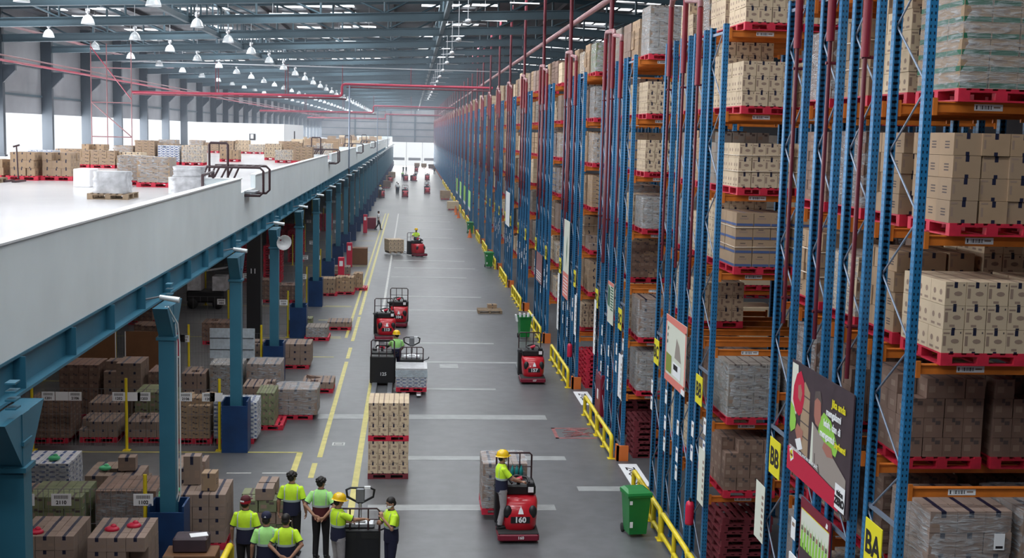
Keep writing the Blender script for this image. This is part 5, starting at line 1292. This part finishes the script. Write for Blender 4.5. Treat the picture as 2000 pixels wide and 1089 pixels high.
for i in range(3):
    for j in range(1): MB().lathe([(.0, 0), (.045, 0), (.045, .18), (.03, .24), (.015, .27), (.015, .3)], 'bottle', 10, Matrix.Translation((-.1+.1*i, 0, .0))).obj('bottle', t)
truck(4.44, 43.1, .0, 'red rider truck number 157 parked near the racks', '157', '157')
T125 = truck(-.88, 43.0, math.pi, 'black ended rider truck number 125 with forks towards the camera', None)
MB().merge(text_mb('125', .16, 'paper', .003), cam_T(0, -.002, 0)).obj('rear_number', T125, (-.02, .958, .42), math.pi)
truck(-1.0, 51.8, .08, 'red rider truck parked in line behind the person with the phone', '113', None)
truck(-.5, 55.4, -.05, 'farther red rider truck in the line of parked trucks', '104', None)
truck(.6, 87.3, 2.2-math.pi*.55, 'rider truck turning in the aisle with a long load', None)
for i in range(2):
    put_pallet(-.4+.3*i-.5, 88.6+.1*i+.2*i, .13 if i else .13, 'on the truck turning in the aisle, %s' % ('farther' if i else 'nearer'), 'pallet') if False else None
put_pallet(-.95, 87.8, .13, 'on the truck turning in the aisle', 'wood', .3); put_load(-.95, 87.8, .28, 'light', 'on the truck turning in the aisle', nz=3, seed=2, rz=.3, sx=1.1)
for i, (x, y, rz) in enumerate(((-.75, 167, 0), (2.4, 178, 0), (3.05, 228, 0), (-.9, 222, 0), (.6, 222, .3), (-3.6, 215, 0), (-3.9, 165, 0), (1.2, 275, 0))):
    truck(x, y, rz, 'distant rider truck far down the aisle, %s from the camera' % ordw([2, 3, 7, 5, 6, 4, 1, 8][i]), None)
def walkie(x, y, label, load):
    t = thing('walkie_pallet_truck', label, 'pallet truck', (x, y, 0))
    MB().bevbox(-.42, 0, .08, .42, .42, .98, .03, 'black').box(-.40, -.01, .80, -.05, 0, .92, 'rubber').box(.05, -.01, .80, .40, 0, .92, 'rubber').obj('body', t)
    k = MB(); zt = 1.40
    k.tube([(-.40, .03, .95), (-.40, .03, zt-.05), (-.35, .03, zt), (.35, .03, zt), (.40, .03, zt-.05), (.40, .03, .95)], .018, 'dark_frame', 8)
    for xx in (-.18, 0, .18): k.tube([(xx, .03, .95), (xx, .03, zt)], .018 if xx else .012, 'dark_frame', 6)
    k.tube([(-.4, .03, 1.18), (.4, .03, 1.18)], .012, 'dark_frame', 6); k.obj('load_guard', t)
    MB().bevbox(-.3, .08, .98, .3, .40, 1.08, .02, 'silver').box(-.1, .1, 1.08, .12, .3, 1.12, 'paper').obj('motor_cover', t)
    MB().tube([(0, .5, .5), (0, .55, 1.35)], .035, 'silver', 8).obj('tiller_arm', t)
    MB().tube([(0, .55, 1.34), (-.26, .56, 1.48), (-.28, .57, 1.62), (-.2, .57, 1.66), (.2, .57, 1.66), (.28, .57, 1.62), (.26, .56, 1.48), (0, .55, 1.34)], .022, 'black', 8).bevbox(-.09, .52, 1.36, .09, .6, 1.66, .02, 'grey').box(.08, .54, 1.645, .2, .60, 1.69, 'paper').obj('tiller_handle', t)
    for sx in (-1, 1): MB().bevbox(sx*.25-.08, -1.6 if not load else -1.75, .05, sx*.25+.08, .05, .11, .015, 'silver').obj('fork', t)
    MB().tube([(.40, .2, .9), (.58, .15, .98), (.60, .12, 1.05)], .016, 'black', 6).obj('hook', t)
    return t
walkie(-.92, 23.55, 'black walkie pallet truck in the foreground among the people', False)
walkie(.12, 41.9, 'walkie pallet truck with a white topped load, right of truck 125', True)
put_pallet(.12, 40.55, .12, 'under the white topped load right of truck 125', 'pallet')
t = thing('carton_load', 'pale wrapped load with white cloth top right of truck 125', 'carton stack', (.12, 40.55, .27))
link('cartons', load_mesh('white', 5, 1), t); MB().box(-.53, 0.02, .58, .53, 1.2, .64, 'pack_white').box(-.535, .01, .35, .535, 1.21, .58, 'tarp').obj('cloth', t)
link('stretch_film', film_mesh(1.06, 1.2, .6, 1), t)
# ------------------------------------------------------------------ thin dusty haze in the far half of the hall
hz = bpy.data.materials.new('haze'); hz.use_nodes = True; hz.node_tree.nodes.clear()
_o = hz.node_tree.nodes.new('ShaderNodeOutputMaterial'); _v = hz.node_tree.nodes.new('ShaderNodeVolumeScatter')
_v.inputs['Density'].default_value = .0013; _v.inputs['Color'].default_value = (.76, .85, 1, 1)
hz.node_tree.links.new(_v.outputs[0], _o.inputs['Volume']); M['haze'] = hz
tag(MB().box(XL+.9, 58, .01, 26, YF-.5, 15.0, 'haze').obj('haze'), 'thin pale haze filling the far half of the hall', 'haze', None, 'stuff')
tag(far_p.obj('distant_pallets'), 'red pallets on the rack rows far down the aisle and deep in the bays', 'pallets', None, 'stuff')
tag(far_l.obj('distant_cartons'), 'layered cartons on the rack rows far down the aisle and deep in the bays', 'cartons', None, 'stuff')
print('COUNTS pallets', NPAL[0], 'cartons', NCART[0], 'objects', len(bpy.data.objects))
